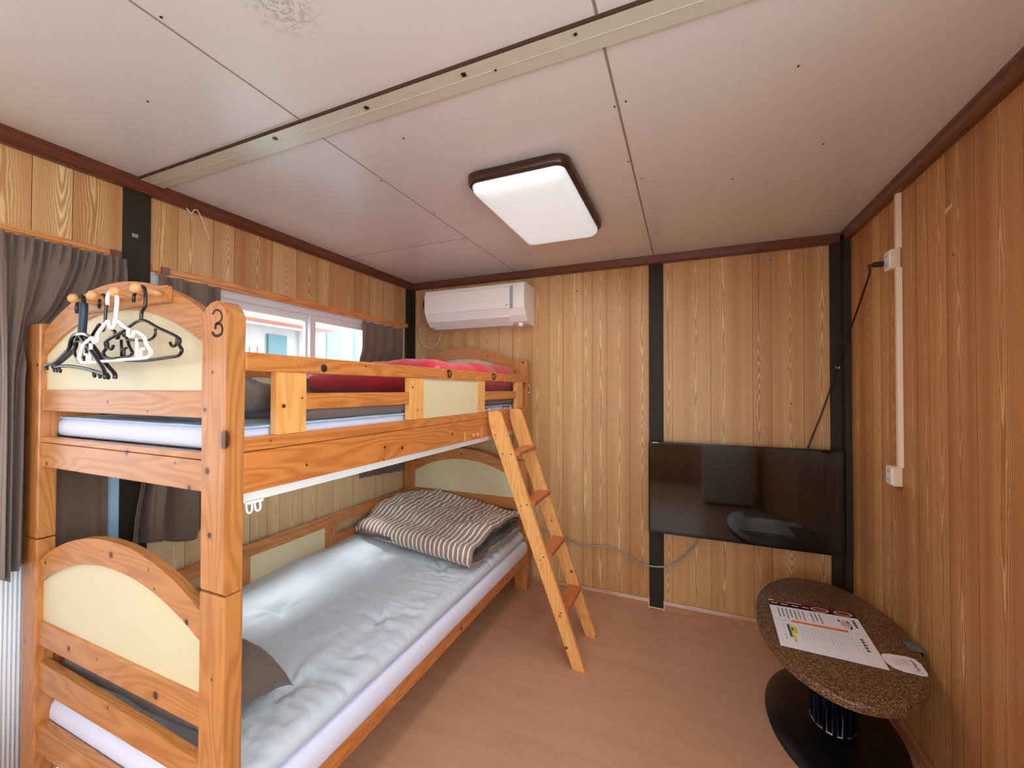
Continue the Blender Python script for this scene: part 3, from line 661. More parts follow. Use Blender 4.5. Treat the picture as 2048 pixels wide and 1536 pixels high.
# ------------------------------------------------------------------ mattresses and bedding
def slab(x0, x1, y0, y1, z0, z1, r, fn=None, name='mattress', mat='sheet_white', cell=.02, **kw):
    """soft rectangular slab, top surface displaced by fn(x, y)"""
    bm = nb()
    def coords(a, b):
        e = [r * q for q in (0, .02, .08, .2, .4, .7)]; n_ = max(4, int((b - a - 2 * r) / cell))
        return [a + q for q in e] + [a + r + (b - a - 2 * r) * k / n_ for k in range(n_ + 1)] + [b - q for q in reversed(e)]
    CX, CY = coords(x0, x1), coords(y0, y1); nx, ny = len(CX) - 1, len(CY) - 1; zm = (z0 + z1) / 2; h = (z1 - z0) / 2
    def rnd(a, a0, a1):  # distance to edge
        return min(a - a0, a1 - a)
    def surf(top):
        V = []
        for j in range(ny + 1):
            row = []
            for i in range(nx + 1):
                x = CX[i]; y = CY[j]
                ex = max(0, 1 - rnd(x, x0, x1) / r); ey = max(0, 1 - rnd(y, y0, y1) / r); k = max(0, 1 - ex ** 2.4 - ey ** 2.4) ** .45 if ex < .9999 and ey < .9999 else 0
                z = zm + (h * k if top else -h * k)
                if top and fn: z += fn(x, y) * k
                row.append((x, y, z))
            V.append(row)
        return V
    T = surf(True); B = surf(False); vt = [[bm.verts.new(p) for p in r_] for r_ in T]
    vb = [[(vt[j][i] if i in (0, nx) or j in (0, ny) else bm.verts.new(B[j][i])) for i in range(nx + 1)] for j in range(ny + 1)]
    for j in range(ny):
        for i in range(nx):
            bm.faces.new((vt[j][i], vt[j][i + 1], vt[j + 1][i + 1], vt[j + 1][i])); bm.faces.new((vb[j][i], vb[j + 1][i], vb[j + 1][i + 1], vb[j][i + 1]))
    for f in bm.faces: f.smooth = True
    return obj(name, bm, mat, loc=((x0 + x1) / 2, (y0 + y1) / 2, z0), **kw)
slab(-2.040, -1.009, .679, 2.68, .262, .358, .03, name='lower_mattress', mat='sheet_white', cell=.03,
     label='white covered thin mattress on the base of the lower bunk', cat='mattress')
slab(-2.040, -1.056, .690, 2.68, 1.2465, 1.306, .02, name='upper_mattress', mat='sheet_white', cell=.03,
     label='white covered thin mattress on the base of the upper bunk', cat='mattress')
TUFTS = [(-1.22, 1.42), (-1.25, 1.95), (-1.68, 1.30), (-1.66, 1.95), (-1.22, .98)]
def futon_h(x, y):
    z = .014 * fb(x * 2.2, y * 1.8, 3.1) 
    z += .035 * sstep(-1.55, -1.95, x)                       # higher along the wall
    edge = sstep(-1.45, -1.10, x)
    w = fb(x * 3.5 + 2 * fb(x * 2, y * 2, 9), y * 19, 5.0, 2)
    z += edge * .0075 * (1 - abs(w) * 2)                     # puckers running in from the edge
    w = fb((x + y) * 9 + 1.5 * fb(x * 3, y * 3, 2), (x - y) * 3.2, 1.7, 2)
    z += .0065 * max(0, .55 - abs(w) * 3) * (1 - .6 * sstep(-1.7, -1.9, x))
    for (tx, ty) in TUFTS:
        d = math.hypot(x - tx, y - ty); a = math.atan2(y - ty, x - tx)
        z -= .022 * math.exp(-(d / .035) ** 2) + .007 * math.exp(-(d / .14) ** 2)
        z += .007 * math.sin(a * 5 + 2 * math.sin(a * 2 + tx * 9)) * math.exp(-(d / .13) ** 2) * sstep(0, .04, d)
    return z
slab(-2.03, -1.027, .70, 2.675, .3585, .420, .055, futon_h, name='futon', mat='futon', cell=.0105,
     label='pale creased cotton futon spread over the lower bunk mattress', cat='futon')
slab(-2.02, -1.050, .695, 2.675, 1.3062, 1.3125, .003, lambda x, y: .003 * fb(x * 6, y * 6), name='bed_sheet', mat='futon_blue', cell=.03,
     label='pale blue sheet over the upper bunk mattress', cat='bed sheet')

# striped quilt folded in two: top layer, rounded fold at the front, bottom layer
def blanket():
    q = empty('folded_blanket', (-1.5, 2.35, .44), 'taupe and cream striped quilt folded at the far end of the lower bunk', 'blanket')
    def fn_layer(th, inner):
        def fn(a, b):
            xl = -1.985; xr = -1.045
            x = xl + (xr - xl) * a
            yn = 2.075 + (1.905 - 2.075) * a                      # slanted front edge
            yb = 2.655
            L1 = .60; L2 = .80
            ztop = .556 + .052 * sstep(2.1, 2.65, yn + (yb - yn) * .8) - .02 * a + .022 * fb(x * 3.2, b * 3.5, 1.3) + .012 * fb(x * 9, b * 7, 4)
            if inner: ztop -= .030
            rr = (.055 if not inner else .030)
            zlow = .452 + (0.03 if inner else 0)
            if b < .60:
                t = b / .60; y = yb + (yn + .06 - yb) * t
                hh = .045 * sstep(.0, .35, 1 - t)
                z = ztop - .030 + hh + .028 * math.sin(a * 5.0 + t * 3)
                endz = z
                # sag smoothly to the nose
                z = z + (.565 - z) * sstep(.75, 1, t)
            elif b < .80:
                t = (b - .60) / .20; an = math.pi * t; top = .565 - (.028 if inner else 0); c = (top + zlow) / 2; rz = (top - zlow) / 2
                y = yn + .06 - rr * 1.15 * math.sin(an); z = c + rz * math.cos(an)
            else:
                t = (b - .80) / .20; y = yn + .06 + (yb - .03 - yn - .06) * t; z = zlow + .004 * math.sin(t * 9)
            x += .012 * fb(y * 3, b * 5, 2.2) + (.010 * sstep(.6, 1, b) if a > .5 else 0)
            # left end slumps down
            if a < .10 and b < .7: z -= .03 * (1 - a / .10) ** 2
            z += .004 * fb(x * 25, y * 25, b)
            return (x, y, z)
        return fn
    o = obj('cover', grid(110, 120, fn_layer(0, False), lambda a, b: (a * .94, b)), 'stripe', q); solid(o, .016, -1)
    o = obj('lining', grid(60, 70, lambda a, b: fn_layer(0, True)(.03 + a * .955, .02 + b * .95), lambda a, b: (a, b)), 'blanket_in', q); solid(o, .012, -1)
    # folded inner layer seen at the open end
    def mid(a, b):
        x = -1.93 + .88 * a + .012 * math.sin(b * 14); y = 2.03 - .06 * a + (.60 + .03 * a) * b
        return (x, y, .502 + .012 * math.sin(b * 11 + a * 3) + .008 * fb(x * 12, y * 12))
    o = obj('inner_fold', grid(60, 50, mid, lambda a, b: (a * .88, b)), 'blanket_in', q); solid(o, .022, -1)
blanket()

def pillow(name, c, sx, sy, h, rot, mat, label, tilt=(0, 0), seed=0, group=None):
    bm = nb(); N = 36
    def P(u, v, s_):
        x, y = u * 2 - 1, v * 2 - 1
        k = max(0, (1 - abs(x) ** 2.6)) ** .40 * max(0, (1 - abs(y) ** 2.2)) ** .42; droop = -.062 * (abs(x) ** 5) * (abs(y) ** 3) * (h / .205)
        pin = 1 - .07 * (1 - abs(x) ** 2) * abs(y) ** 3 ; pin2 = 1 - .07 * (1 - abs(y) ** 2) * abs(x) ** 3
        z = s_ * k * (1 + .22 * fb(x * 1.6, y * 1.6, seed)) + (.16 * (1 - abs(fb(x * 3.2, y * 1.4, seed + 2)) * 2.2) * k * .4 + .10 * fb(x * 4, y * 4, seed + 5) * k if s_ > 0 else 0)
        crease = .010 * fb(x * 7 * abs(x), y * 5, seed + 9) * k
        return Vector((x * sx / 2 * pin2, y * sy / 2 * pin, z * h / 2 + droop + crease))
    R = Matrix.Rotation(rot, 4, 'Z') @ Matrix.Rotation(tilt[0], 4, 'X') @ Matrix.Rotation(tilt[1], 4, 'Y')
    T = [[bm.verts.new(R @ P(i / N, j / N, 1)) for i in range(N + 1)] for j in range(N + 1)]
    B = [[(T[j][i] if i in (0, N) or j in (0, N) else bm.verts.new(R @ P(i / N, j / N, -1))) for i in range(N + 1)] for j in range(N + 1)]
    for j in range(N):
        for i in range(N):
            bm.faces.new((T[j][i], T[j][i + 1], T[j + 1][i + 1], T[j + 1][i])); bm.faces.new((B[j][i], B[j + 1][i], B[j + 1][i + 1], B[j][i + 1]))
    bmesh.ops.translate(bm, verts=bm.verts, vec=c)
    return obj(name, bm, mat, smooth=True, label=label, cat='pillow', loc=c, group=group)
pillow('pillow', (-1.565, .822, .508), .80, .245, .205, math.radians(2), 'pillow', 'dark taupe pillow lying against the foot boards of the lower bunk', seed=3)
pillow('pillow', (-1.44, .783, 1.392), .72, .17, .125, math.radians(1), 'pillow', 'bulging taupe pillow at the near end of the upper bunk', seed=8)

# thick taupe duvet spread on the upper bunk and the red quilt folded on it
def duvet_h(x, y): return .010 * fb(x * 3, y * 2.5, 6) + .012 * (1 - abs(fb(x * 5, y * 9, 2, 2)) * 2) * sstep(-1.4, -1.15, x)
slab(-2.02, -1.053, .885, 2.68, 1.3135, 1.378, .035, duvet_h, name='duvet', mat='duvet_grey', cell=.016,
     label='grey taupe duvet spread flat along the upper bunk under the red quilt', cat='duvet')
def red_h(x, y):
    z = .030 * fb(x * 2.5, y * 2.2, 11) + .018 * fb(x * 7, y * 6, 3)
    z += .055 * sstep(1.9, 2.6, y) * sstep(-1.3, -1.9, x) + .02 * sstep(1.8, 2.3, y)
    return z
slab(-1.945, -1.075, 1.62, 2.675, 1.386, 1.545, .085, red_h, name='red_quilt', mat='red', cell=.016,
     label='shiny red quilt folded at the far end of the upper bunk', cat='quilt')

# ------------------------------------------------------------------ curtains
def curtain(name, fn, nu, nv, label, c, th=.0016):
    o = obj(name, grid(nu, nv, fn), 'curtain', loc=c, label=label, cat='curtain', smooth=True); solid(o, th, 0); return o
def cur_a(u, w):
    z = 1.925 + (.80 - 1.925) * w - .018 * math.sin(u * 9) * w
    g = sstep(.0, .45, w)
    ytop = .552 + .353 * u
    ybot = (.580 + .055 * (u / .62)) if u < .62 else (.635 + .233 * (u - .62) / .38)
    y = ytop + (ybot - ytop) * g
    pinch = abs(math.sin(u * math.pi * 6.0)) if w < .05 else 1
    sq = sstep(1.70, 1.60, z) * sstep(.625, .640, y)             # pressed flat between the bed and the wall
    amp = (.020 + .014 * w) * (1 - .93 * sq) * (.55 + .45 * sstep(0, .08, w))
    xc = (XL + .048) * (1 - sq) + (XL + .012) * sq
    ph = u * 2 * math.pi * 5.2 + 1.6 * math.sin(u * 7) + 1.5 * w * math.sin(u * 5) + .9 * noise.noise((u * 3, w * 1.5, 0))
    x = xc + amp * (1.5 * (abs(math.sin(ph / 2)) ** .8) - .8 + .25 * math.sin(ph * 2.1 + 1) + .2 * math.sin(ph * 3.3 + 3 * w)) + .006 * fb(y * 5, z * 2) * (1 - sq)
    if w < .10: x += .012 * (1 - w / .10) * math.cos(u * 2 * math.pi * 5.2 * 3) * (1 - sq)
    return (max(x, XL + .006), y, z)
curtain('curtain', cur_a, 260, 60, 'brown pleated curtain gathered beside the left edge and falling past the bed post', (XL + .03, .65, .8))
def cur_b(u, w):
    z = 1.895 + ((.755 + .085 * (1 - sstep(0, .55, u)) * 0 + .02 * math.sin(u * 8)) - 1.895) * w
    y = 1.015 + (.245) * u; yb = .915 + .34 * u; y = y + (yb - y) * sstep(.35, 1, w)
    sq = sstep(1.70, 1.60, z) * (1 - sstep(1.16, 1.08, z)) + sstep(.66, .6, z)
    amp = (.016 + .012 * w) * (1 - .85 * min(1, sq)); xc = XL + .036 * (1 - sq) + .014 * sq + .018 * w * (1 - sq)
    ph = u * 2 * math.pi * 3.4 + 1.4 * math.sin(u * 6) + w
    x = xc + amp * (math.sin(ph) + .3 * math.sin(2.3 * ph) + .15 * math.sin(4.1 * ph * (1 - .5 * w)))
    return (max(x, XL + .008), y, z)
curtain('curtain', cur_b, 160, 60, 'short brown curtain right of the dark steel post, its hem hanging below the upper bunk', (XL + .03, 1.1, .76))
def cur_c(u, w):
    z = 1.885 + (.765 + .03 * (1 - u) - 1.885) * w
    y = 2.215 + .46 * u - .05 * (1 - u) * w * .4
    sq = sstep(1.70, 1.60, z) * (1 - sstep(1.16, 1.08, z))
    amp = .014 * (1 - .8 * sq); xc = XL + .034 * (1 - sq) + .012 * sq
    ph = u * 2 * math.pi * 5.0 + 1.5 * math.sin(u * 5)
    return (max(xc + amp * math.sin(ph), XL + .006), y, z)
curtain('curtain', cur_c, 140, 50, 'brown curtain drawn to the far corner under the air conditioner', (XL + .03, 2.45, .8))

# ------------------------------------------------------------------ air conditioner
ac = empty('air_conditioner', (-1.425, YB, 1.88), 'white wall mounted air conditioner above the far end of the bunk bed', 'air conditioner')
ay = YB - .22
prof = [(YB - .002, 2.150), (ay + .03, 2.156), (ay + .008, 2.145), (ay, 2.12), (ay - .002, 2.02), (ay + .004, 1.972), (ay + .03, 1.925), (ay + .07, 1.885), (ay + .11, 1.872), (YB - .002, 1.868)]
obj('body', add_prism(nb(), prof, 'x', -1.822, -1.012, bev=.004), 'acw', ac)
obj('front_panel', add_prism(nb(), [(ay - .001, 2.125), (ay - .006, 2.118), (ay - .008, 2.02), (ay - .002, 1.976), (ay + .004, 1.974), (ay, 2.02)], 'x', -1.818, -1.118, bev=.001), 'acw', ac)
obj('display_strip', box(-1.114, -1.094, ay - .007, ay + .002, 1.97, 2.128, bev=.002), 'acg', ac, label='grey vertical display strip')
bm = nb(); add_box(bm, -1.150, -1.125, ay - .0085, ay - .0075, 1.992, 1.995); add_box(bm, -1.108, -1.105, ay - .0078, ay - .0065, 1.99, 2.0); add_box(bm, -1.101, -1.098, ay - .0078, ay - .0065, 1.99, 2.0)
obj('marking', bm, 'ink', ac)
obj('louvre', add_prism(nb(), [(ay + .028, 1.918), (ay + .033, 1.922), (ay + .098, 1.872), (ay + .094, 1.867)], 'x', -1.775, -1.13), 'acw', ac)
obj('louvre_gap', add_prism(nb(), [(ay + .100, 1.869), (ay + .104, 1.8725), (ay + .108, 1.8705), (ay + .106, 1.867)], 'x', -1.775, -1.13), 'acg', ac)
obj('sensor_dome', add_lathe(nb(), [(.02, 1.884), (.02, 1.868), (.014, 1.856), (.004, 1.852)], (-1.075, ay + .10, 0), seg=18), 'acw', ac)
obj('pipe_cover', box(-1.91, -1.83, YB - .12, YB - .01, 2.04, 2.11, bev=.01), 'black', ac)
cord = spline([(-1.86, YB - .03, 2.03), (-1.93, YB - .02, 1.95), (-2.00, YB - .02, 1.90), (-1.99, YB - .02, 1.80), (-1.95, YB - .015, 1.752), (-1.90, YB - .015, 1.740), (-1.85, YB - .015, 1.765), (-1.80, YB - .02, 1.86), (-1.80, YB - .05, 1.885)], 8)
obj('drain_cord', add_tube(nb(), cord, .0035, 8), 'cordwhite', ac)

# ------------------------------------------------------------------ ceiling lamp
def rrect(x0, x1, y0, y1, r, n=6):
    pts = []
    for cx, cy, a0 in ((x1 - r, y1 - r, 0), (x0 + r, y1 - r, 90), (x0 + r, y0 + r, 180), (x1 - r, y0 + r, 270)):
        for k in range(n + 1): a = math.radians(a0 + 90 * k / n); pts.append((cx + r * math.cos(a), cy + r * math.sin(a)))
    return pts
lamp = empty('ceiling_light', (-.6, 1.79, ZC), 'rectangular ceiling light with milky white cover and dark brown frame', 'ceiling light')
def loft(rings, cap=True):
    bm = nb(); R = [[bm.verts.new((x, y, z)) for x, y in pts] for pts, z in rings]
    for A, B in zip(R, R[1:]):
        for k in range(len(A)): f = bm.faces.new((A[k], A[(k + 1) % len(A)], B[(k + 1) % len(A)], B[k])); f.smooth = True
    if cap: bm.faces.new(R[0]); bm.faces.new(R[-1])
    return bm
LX0, LX1, LY0, LY1 = -.822, -.392, 1.430, 2.150
obj('frame', loft([(rrect(LX0 + .01, LX1 - .01, LY0 + .01, LY1 - .01, .06), ZC - .001), (rrect(LX0, LX1, LY0, LY1, .06), ZC - .006), (rrect(LX0, LX1, LY0, LY1, .06), ZC - .032), (rrect(LX0 + .006, LX1 - .006, LY0 + .006, LY1 - .006, .055), ZC - .042), (rrect(LX0 + .024, LX1 - .024, LY0 + .024, LY1 - .024, .04), ZC - .042)]), 'lamp_brown', lamp)
rings = []
for ins, z in ((.020, -.040), (.020, -.050), (.024, -.064), (.034, -.076), (.056, -.084), (.10, -.088)):
    rings.append((rrect(LX0 + ins, LX1 - ins, LY0 + ins, LY1 - ins, max(.04 - ins * .2, .01)), ZC + z))
obj('diffuser', loft(rings), 'diffuser', lamp, smooth=True)
light('lamp_fill', 'AREA', (-.607, 1.79, ZC - .092), (0, 0, -1), 8.0, (.90, .96, 1), shape='RECTANGLE', size=.30, size_y=.6).parent = None  # fill light added under the switched-off ceiling lamp

# ------------------------------------------------------------------ television and its cords
tv = empty('television', (.284, YB, .52), 'large flat black television mounted low on the panelled wall by the corner', 'television')
TY = 2.70
obj('back_shell', box(-.10, .70, TY + .03, YB - .004, .58, 1.04, bev=.012), 'black', tv)
obj('bezel', box(-.2135, .781, TY, TY + .034, .521, 1.086, bev=.004), 'blackg', tv)
obj('screen', box(-.201, .769, TY - .0012, TY + .004, .540, 1.076), 'screen', tv)
obj('brand_mark', box(-.190, -.155, TY - .0014, TY, 1.0785, 1.0825), 'ivory', tv)
bm = nb(); pts = spline([(.62, YB - .05, 1.03), (.640, YB - .035, 1.09), (.68, YB - .02, 1.20), (.722, YB - .016, 1.325), (.765, YB - .035, 1.50), (.786, 2.70, 1.655), (.800, 2.60, 1.79), (.800, 2.48, 1.90), (.792, 2.40, 1.950), (.770, 2.33, 1.965), (.758, 2.285, 1.962)], 8)
add_tube(bm, pts, .0042, 8)
pc = obj('power_cord', bm, 'cordblack', label='black power cord running from the television up to the wall socket box', cat='power cord', loc=(.64, YB, 1.09))
bm = nb(); add_tube(bm, [(.757, 2.30, 1.964), (.762, 2.265, 1.958), (.775, 2.228, 1.950)], [.006, .010, .013], 12)
o = obj('plug', bm, 'black', pc)
pts = spline([(-1.06, YB - .02, .36), (-1.0, YB - .02, .405), (-.90, YB - .02, .395), (-.80, YB - .02, .385), (-.72, YB - .02, .355), (-.63, YB - .02, .342), (-.52, YB - .02, .350), (-.44, YB - .02, .350), (-.36, YB - .02, .315), (-.28, YB - .02, .278), (-.20, YB - .02, .270), (-.12, YB - .02, .282), (-.05, YB - .02, .325), (.01, YB - .02, .39), (.06, YB - .03, .46), (.08, YB - .04, .60)], 8)
bm = add_tube(nb(), pts, .0055, 8)
obj('aerial_cable', bm, 'cordgrey', label='grey cable sagging along the wall from the television to behind the ladder', cat='cable', loc=(-.2, YB - .02, .27))

# ------------------------------------------------------------------ surface conduit and sockets on the right wall
def conduit(z0, z1):
    return add_prism(nb(), [(XR - .0005, 2.174), (XR - .012, 2.176), (XR - .016, 2.182), (XR - .016, 2.198), (XR - .012, 2.204), (XR - .0005, 2.206)], 'z', z0, z1)
cd = empty('cable_trunking', (XR, 2.19, 1.01), 'ivory plastic cable trunking with two socket boxes on the right wall', 'cable trunking')
obj('duct', conduit(1.999, 2.227), 'ivory', cd); obj('duct', conduit(1.09, 1.918), 'ivory', cd)
for z0, z1, lid in ((1.917, 2.000, 1), (1.011, 1.091, 0)):
    b = obj('socket_box', box(XR - .032, XR - .0005, 2.187 - .003, 2.245, z0, z1, bev=.003), 'ivory', cd)
    f = obj('face_plate', box(XR - .036, XR - .031, 2.189, 2.240, z0 + .006, z1 - .006, bev=.0015), 'white', b)
    for zz in (z0 + .022, z1 - .022):
        for yy in (2.208, 2.221): obj('slot', box(XR - .0366, XR - .0355, yy, yy + .0025, zz - .005, zz + .005), 'black', b)
# small fittings
bm = nb(); add_box(bm, .448, .462, YB - .004, YB, 2.168, 2.205, bev=.001); add_tube(bm, [(.455, YB - .004, 2.175), (.455, YB - .018, 2.172), (.455, YB - .02, 2.182)], .003, 8)
obj('picture_hook', bm, 'steel', label='small metal hook high on the back wall left of the corner post', cat='hook', loc=(.455, YB, 2.18))
bm = nb(); add_box(bm, .770, .785, YB - .034, YB - .025, 1.528, 1.540, bev=.001); add_lathe(bm, [(.004, 0), (.004, .006)], (.778, YB - .034, 1.534), axis=(0, -1, 0), seg=10)
obj('cord_clip', bm, 'white', label='tiny pale clip on the dark corner post', cat='clip', loc=(.778, YB - .03, 1.534))
bm = nb(); add_tube(bm, spline([(-2.07, 1.12, 2.225), (-2.06, 1.135, 2.205), (-2.065, 1.15, 2.228), (-2.06, 1.165, 2.222), (-2.075, 1.20, 2.17), (-2.09, 1.23, 2.12)], 6), .0022, 6)
obj('string', bm, 'cordwhite', label='loop of pale string tied over the moulding above the window', cat='string', loc=(-2.07, 1.15, 2.2))
bm = nb(); add_box(bm, XL + .0065, XL + .0075, .935, .955, 2.035, 2.05)
obj('sticker', bm, 'cordgrey', label='small worn grey sticker on the dark steel post of the window wall', cat='sticker', loc=(XL, .945, 2.04))

# ------------------------------------------------------------------ oval table
TC = (.545, 2.07); TZ = .44; ROT = -math.radians(5.4)
tb = empty('side_table', (TC[0], TC[1], 0), 'low oval table with speckled brown top on a dark fluted pedestal', 'table')
def oval(cx, cy, a, b, rot, n=96):
    return [(cx + a * math.cos(k * 2 * math.pi / n) * math.cos(rot) - b * math.sin(k * 2 * math.pi / n) * math.sin(rot), cy + a * math.cos(k * 2 * math.pi / n) * math.sin(rot) + b * math.sin(k * 2 * math.pi / n) * math.cos(rot)) for k in range(n)]
def ov(cx, cy, a, b, z): return (oval(cx, cy, a, b, ROT), z)
A, B = .264, .478
bm = loft([ov(*TC, A - .010, B - .010, TZ - .034), ov(*TC, A - .001, B - .001, TZ - .028), ov(*TC, A, B, TZ - .010), ov(*TC, A - .001, B - .001, TZ - .004), ov(*TC, A - .004, B - .004, TZ - .001), ov(*TC, A - .007, B - .007, TZ)])
obj('table_top', bm, 'speckle', tb, smooth=True)
BC = (.560, 2.125)
bm = loft([ov(*BC, .234, .380, 0), ov(*BC, .236, .382, .008), ov(*BC, .228, .374, .015), ov(*BC, .14, .24, .020)])
obj('base_plate', bm, 'base_disc', tb, smooth=True)
CC = (.566, 2.125); n = 14
for k in range(n):
    a = 2 * math.pi * k / n; x, y = CC[0] + .064 * math.cos(a), CC[1] + .082 * math.sin(a)
    obj('pedestal_tube', add_lathe(nb(), [(.0145, .02), (.0145, TZ - .034)], (x, y, 0), seg=14), 'column', tb)
bm = add_lathe(nb(), [(.080, .019), (.080, .022), (.076, .026), (.070, .026)], (*CC, 0), seg=40, sy=1.18)
obj('collar', bm, 'steel', tb)
# bracket clipped on the table edge
br = nb(); add_box(br, .768, .812, 1.995, 2.055, TZ + .0005, TZ + .0035, bev=.001); add_box(br, .809, .812, 1.995, 2.055, TZ - .03, TZ + .003, bev=.001)
add_box(br, .772, .79, 2.01, 2.04, TZ + .0035, TZ + .006, bev=.001)
obj('edge_bracket', br, 'clip', label='small grey metal angle bracket at the wall side of the table top', cat='bracket', loc=(.79, 2.03, TZ))

# printed sheets: laid out in a quad frame, s across (0 left, 1 right), t from far to near
def sheet(name, far_l, far_r, near_r, near_l, z, th, items, label, cat, base='paper', outline=None):
    FL, FR, NR, NL = [Vector(p) for p in (far_l, far_r, near_r, near_l)]
    def Q(s, t_, dz=0):
        p = FL.lerp(FR, s).lerp(NL.lerp(NR, s), t_); return (p.x, p.y, z + th + dz)
    bm = nb(); out = outline or [(0, 0), (1, 0), (1, 1), (0, 1)]
    mats = [base]
    tp = [bm.verts.new(Q(*p)) for p in out]; bt = [bm.verts.new(Q(*p, -th)) for p in out]
    bm.faces.new(tp); bm.faces.new(bt[::-1])
    for k in range(len(out)): bm.faces.new((tp[k], tp[(k + 1) % len(out)], bt[(k + 1) % len(out)], bt[k]))
    lv = {}
    for (mt, shape, lay) in items:
        if mt not in mats: mats.append(mt)
        pts = shape if isinstance(shape, list) else [(shape[0], shape[1]), (shape[2], shape[1]), (shape[2], shape[3]), (shape[0], shape[3])]
        f = bm.faces.new([bm.verts.new(Q(*p, .0003 + lay * .0002)) for p in pts]); f.material_index = mats.index(mt)
    c = FL.lerp(NR, .5)
    return obj(name, bm, mats, label=label, cat=cat, loc=(c.x, c.y, z))
def ell(cs, ct, rs, rt, n=20): return [(cs + rs * math.cos(k * 2 * math.pi / n), ct + rt * math.sin(k * 2 * math.pi / n)) for k in range(n)]
rnd = random.Random(3)
it = [('ink_darkred', (0, 0, 1, .30), 0), ('ink', (0.0, .17, 1, 1.0), 1), ('beige', (0, 0, .06, .10), 2)]
for cs in (.10,): it.append(('food', ell(cs + .04, .10, .075, .09), 3))
for cs in (.60, .86): it.append(('beige', ell(cs, .24, .105, .155), 3)); it.append(('food', ell(cs, .24, .085, .12), 4))
for k in range(4): it.append(('paper', (.02 + k * .125, .235, .10 + k * .125, .275), 4))
it += [('paper', (.22, .05, .40, .075), 3)]
sheet('food_menu', (.352, 2.225), (.672, 2.232), (.660, 2.10), (.342, 2.09), TZ + .0005, .0012, it, 'dark photo food menu mostly hidden beneath the white menu sheet', 'menu')
it = []
for k in range(11):                                       # vertical text columns printed sideways
    if k == 7: continue
    s0 = .085 + k * .047; mt = 'ink' if (k < 5 or k > 7) else 'ink_red'
    t0 = .055; n_ = rnd.randint(5, 7); L = .30 if k < 7 else .27
    t_ = t0
    while t_ < t0 + (L - .04 * (k % 2)) * .8:
        w = rnd.uniform(.012, .026); it.append((mt, (s0, t_, s0 + .014, t_ + w), 1)); t_ += w + .008
it += [('beige', ell(.815, .20, .045, .085), 1), ('ink', [(.84, .10), (.875, .13), (.885, .22), (.868, .30), (.845, .31), (.86, .22)], 2), ('ink', ell(.765, .13, .013, .03, 10), 2), ('paper', (.862, .15, .874, .25), 3)]
for k in range(4): it.append(('ink', (.915, .075 + k * .045, .945, .075 + k * .045 + .034), 1))
it.append(('ink_grey', (0, .372, 1, .376), 1))
it += [('ink_orange', (.205, .345, .80, .395), 2), ('ink_red', (.79, .345, .80, .395), 3)]
it += [('ink_green', (.135, .47, .165, .76), 1), ('ink_yellow', (.170, .50, .235, .66), 1), ('ink_yellow', (.17, .70, .195, .86), 1), ('ink', (.175, .54, .192, .60), 2)]
for k in range(6): it.append(('ink_grey' if k < 4 else 'ink', (.085, .42 + k * .075, .10, .435 + k * .075), 1)); 
for k in range(15):
    s0 = .27 + k * .038; t_ = .45
    while t_ < .45 + .36 * rnd.uniform(.6, 1):
        w = rnd.uniform(.02, .05); it.append(('ink_grey', (s0, t_, s0 + .006, t_ + w), 1)); t_ += w + .02
for k in range(5): it.append(('ink_green', (.885, .48 + k * .055, .918, .48 + k * .055 + .04), 1))
for k in range(4): it.append(('ink_orange' if k % 2 else 'ink_yellow', (.925, .52 + k * .06, .935, .55 + k * .06), 1))
for k in range(6): it.append(('ink_grey', (.85, .5 + k * .06, .858, .53 + k * .06), 1))
sheet('printed_menu', (.347, 2.165), (.667, 2.172), (.648, 1.822), (.330, 1.838), TZ + .0022, .0014, it, 'white laminated menu sheet with an orange bar and rows of tiny text on the table', 'menu')
oc = [(.0, .25), (.06, .07), (.25, 0), (.72, .0), (.92, .10), (1, .32), (1, .84), (.95, .96), (.84, 1), (.36, 1), (.12, .88), (0, .62)]
it = []
for k in range(6): it.append(('ink_red' if k == 4 else 'ink_grey', (.26 + k * .075, .22, .278 + k * .075, .70 - .03 * k), 1))
def stroke(pts, w=.022, mt='ink'):
    for (a, b) in zip(pts, pts[1:]):
        d = Vector((b[0] - a[0], b[1] - a[1])).normalized(); n_ = Vector((-d.y, d.x)) * w / 2
        it.append((mt, [(a[0] + n_.x, a[1] + n_.y), (b[0] + n_.x, b[1] + n_.y), (b[0] - n_.x, b[1] - n_.y), (a[0] - n_.x, a[1] - n_.y)], 1))
stroke([(.80, .18), (.74, .22), (.82, .30)]); stroke([(.74, .30), (.86, .26)])
stroke([(.76, .38), (.86, .40)]); stroke([(.80, .34), (.78, .46), (.86, .44)])
stroke([(.75, .52), (.88, .56)]); stroke([(.82, .48), (.76, .62)]); stroke([(.76, .66), (.86, .64), (.84, .74)]); stroke([(.80, .62), (.80, .78)])
stroke([(.72, .78), (.76, .82)]); stroke([(.84, .84), (.86, .90)])
sheet('message_card', (.655, 1.932), (.768, 1.945), (.758, 1.832), (.655, 1.838), TZ + .0005, .0015, it, 'white rounded paper card with handwriting at the edge of the table', 'card', outline=oc)

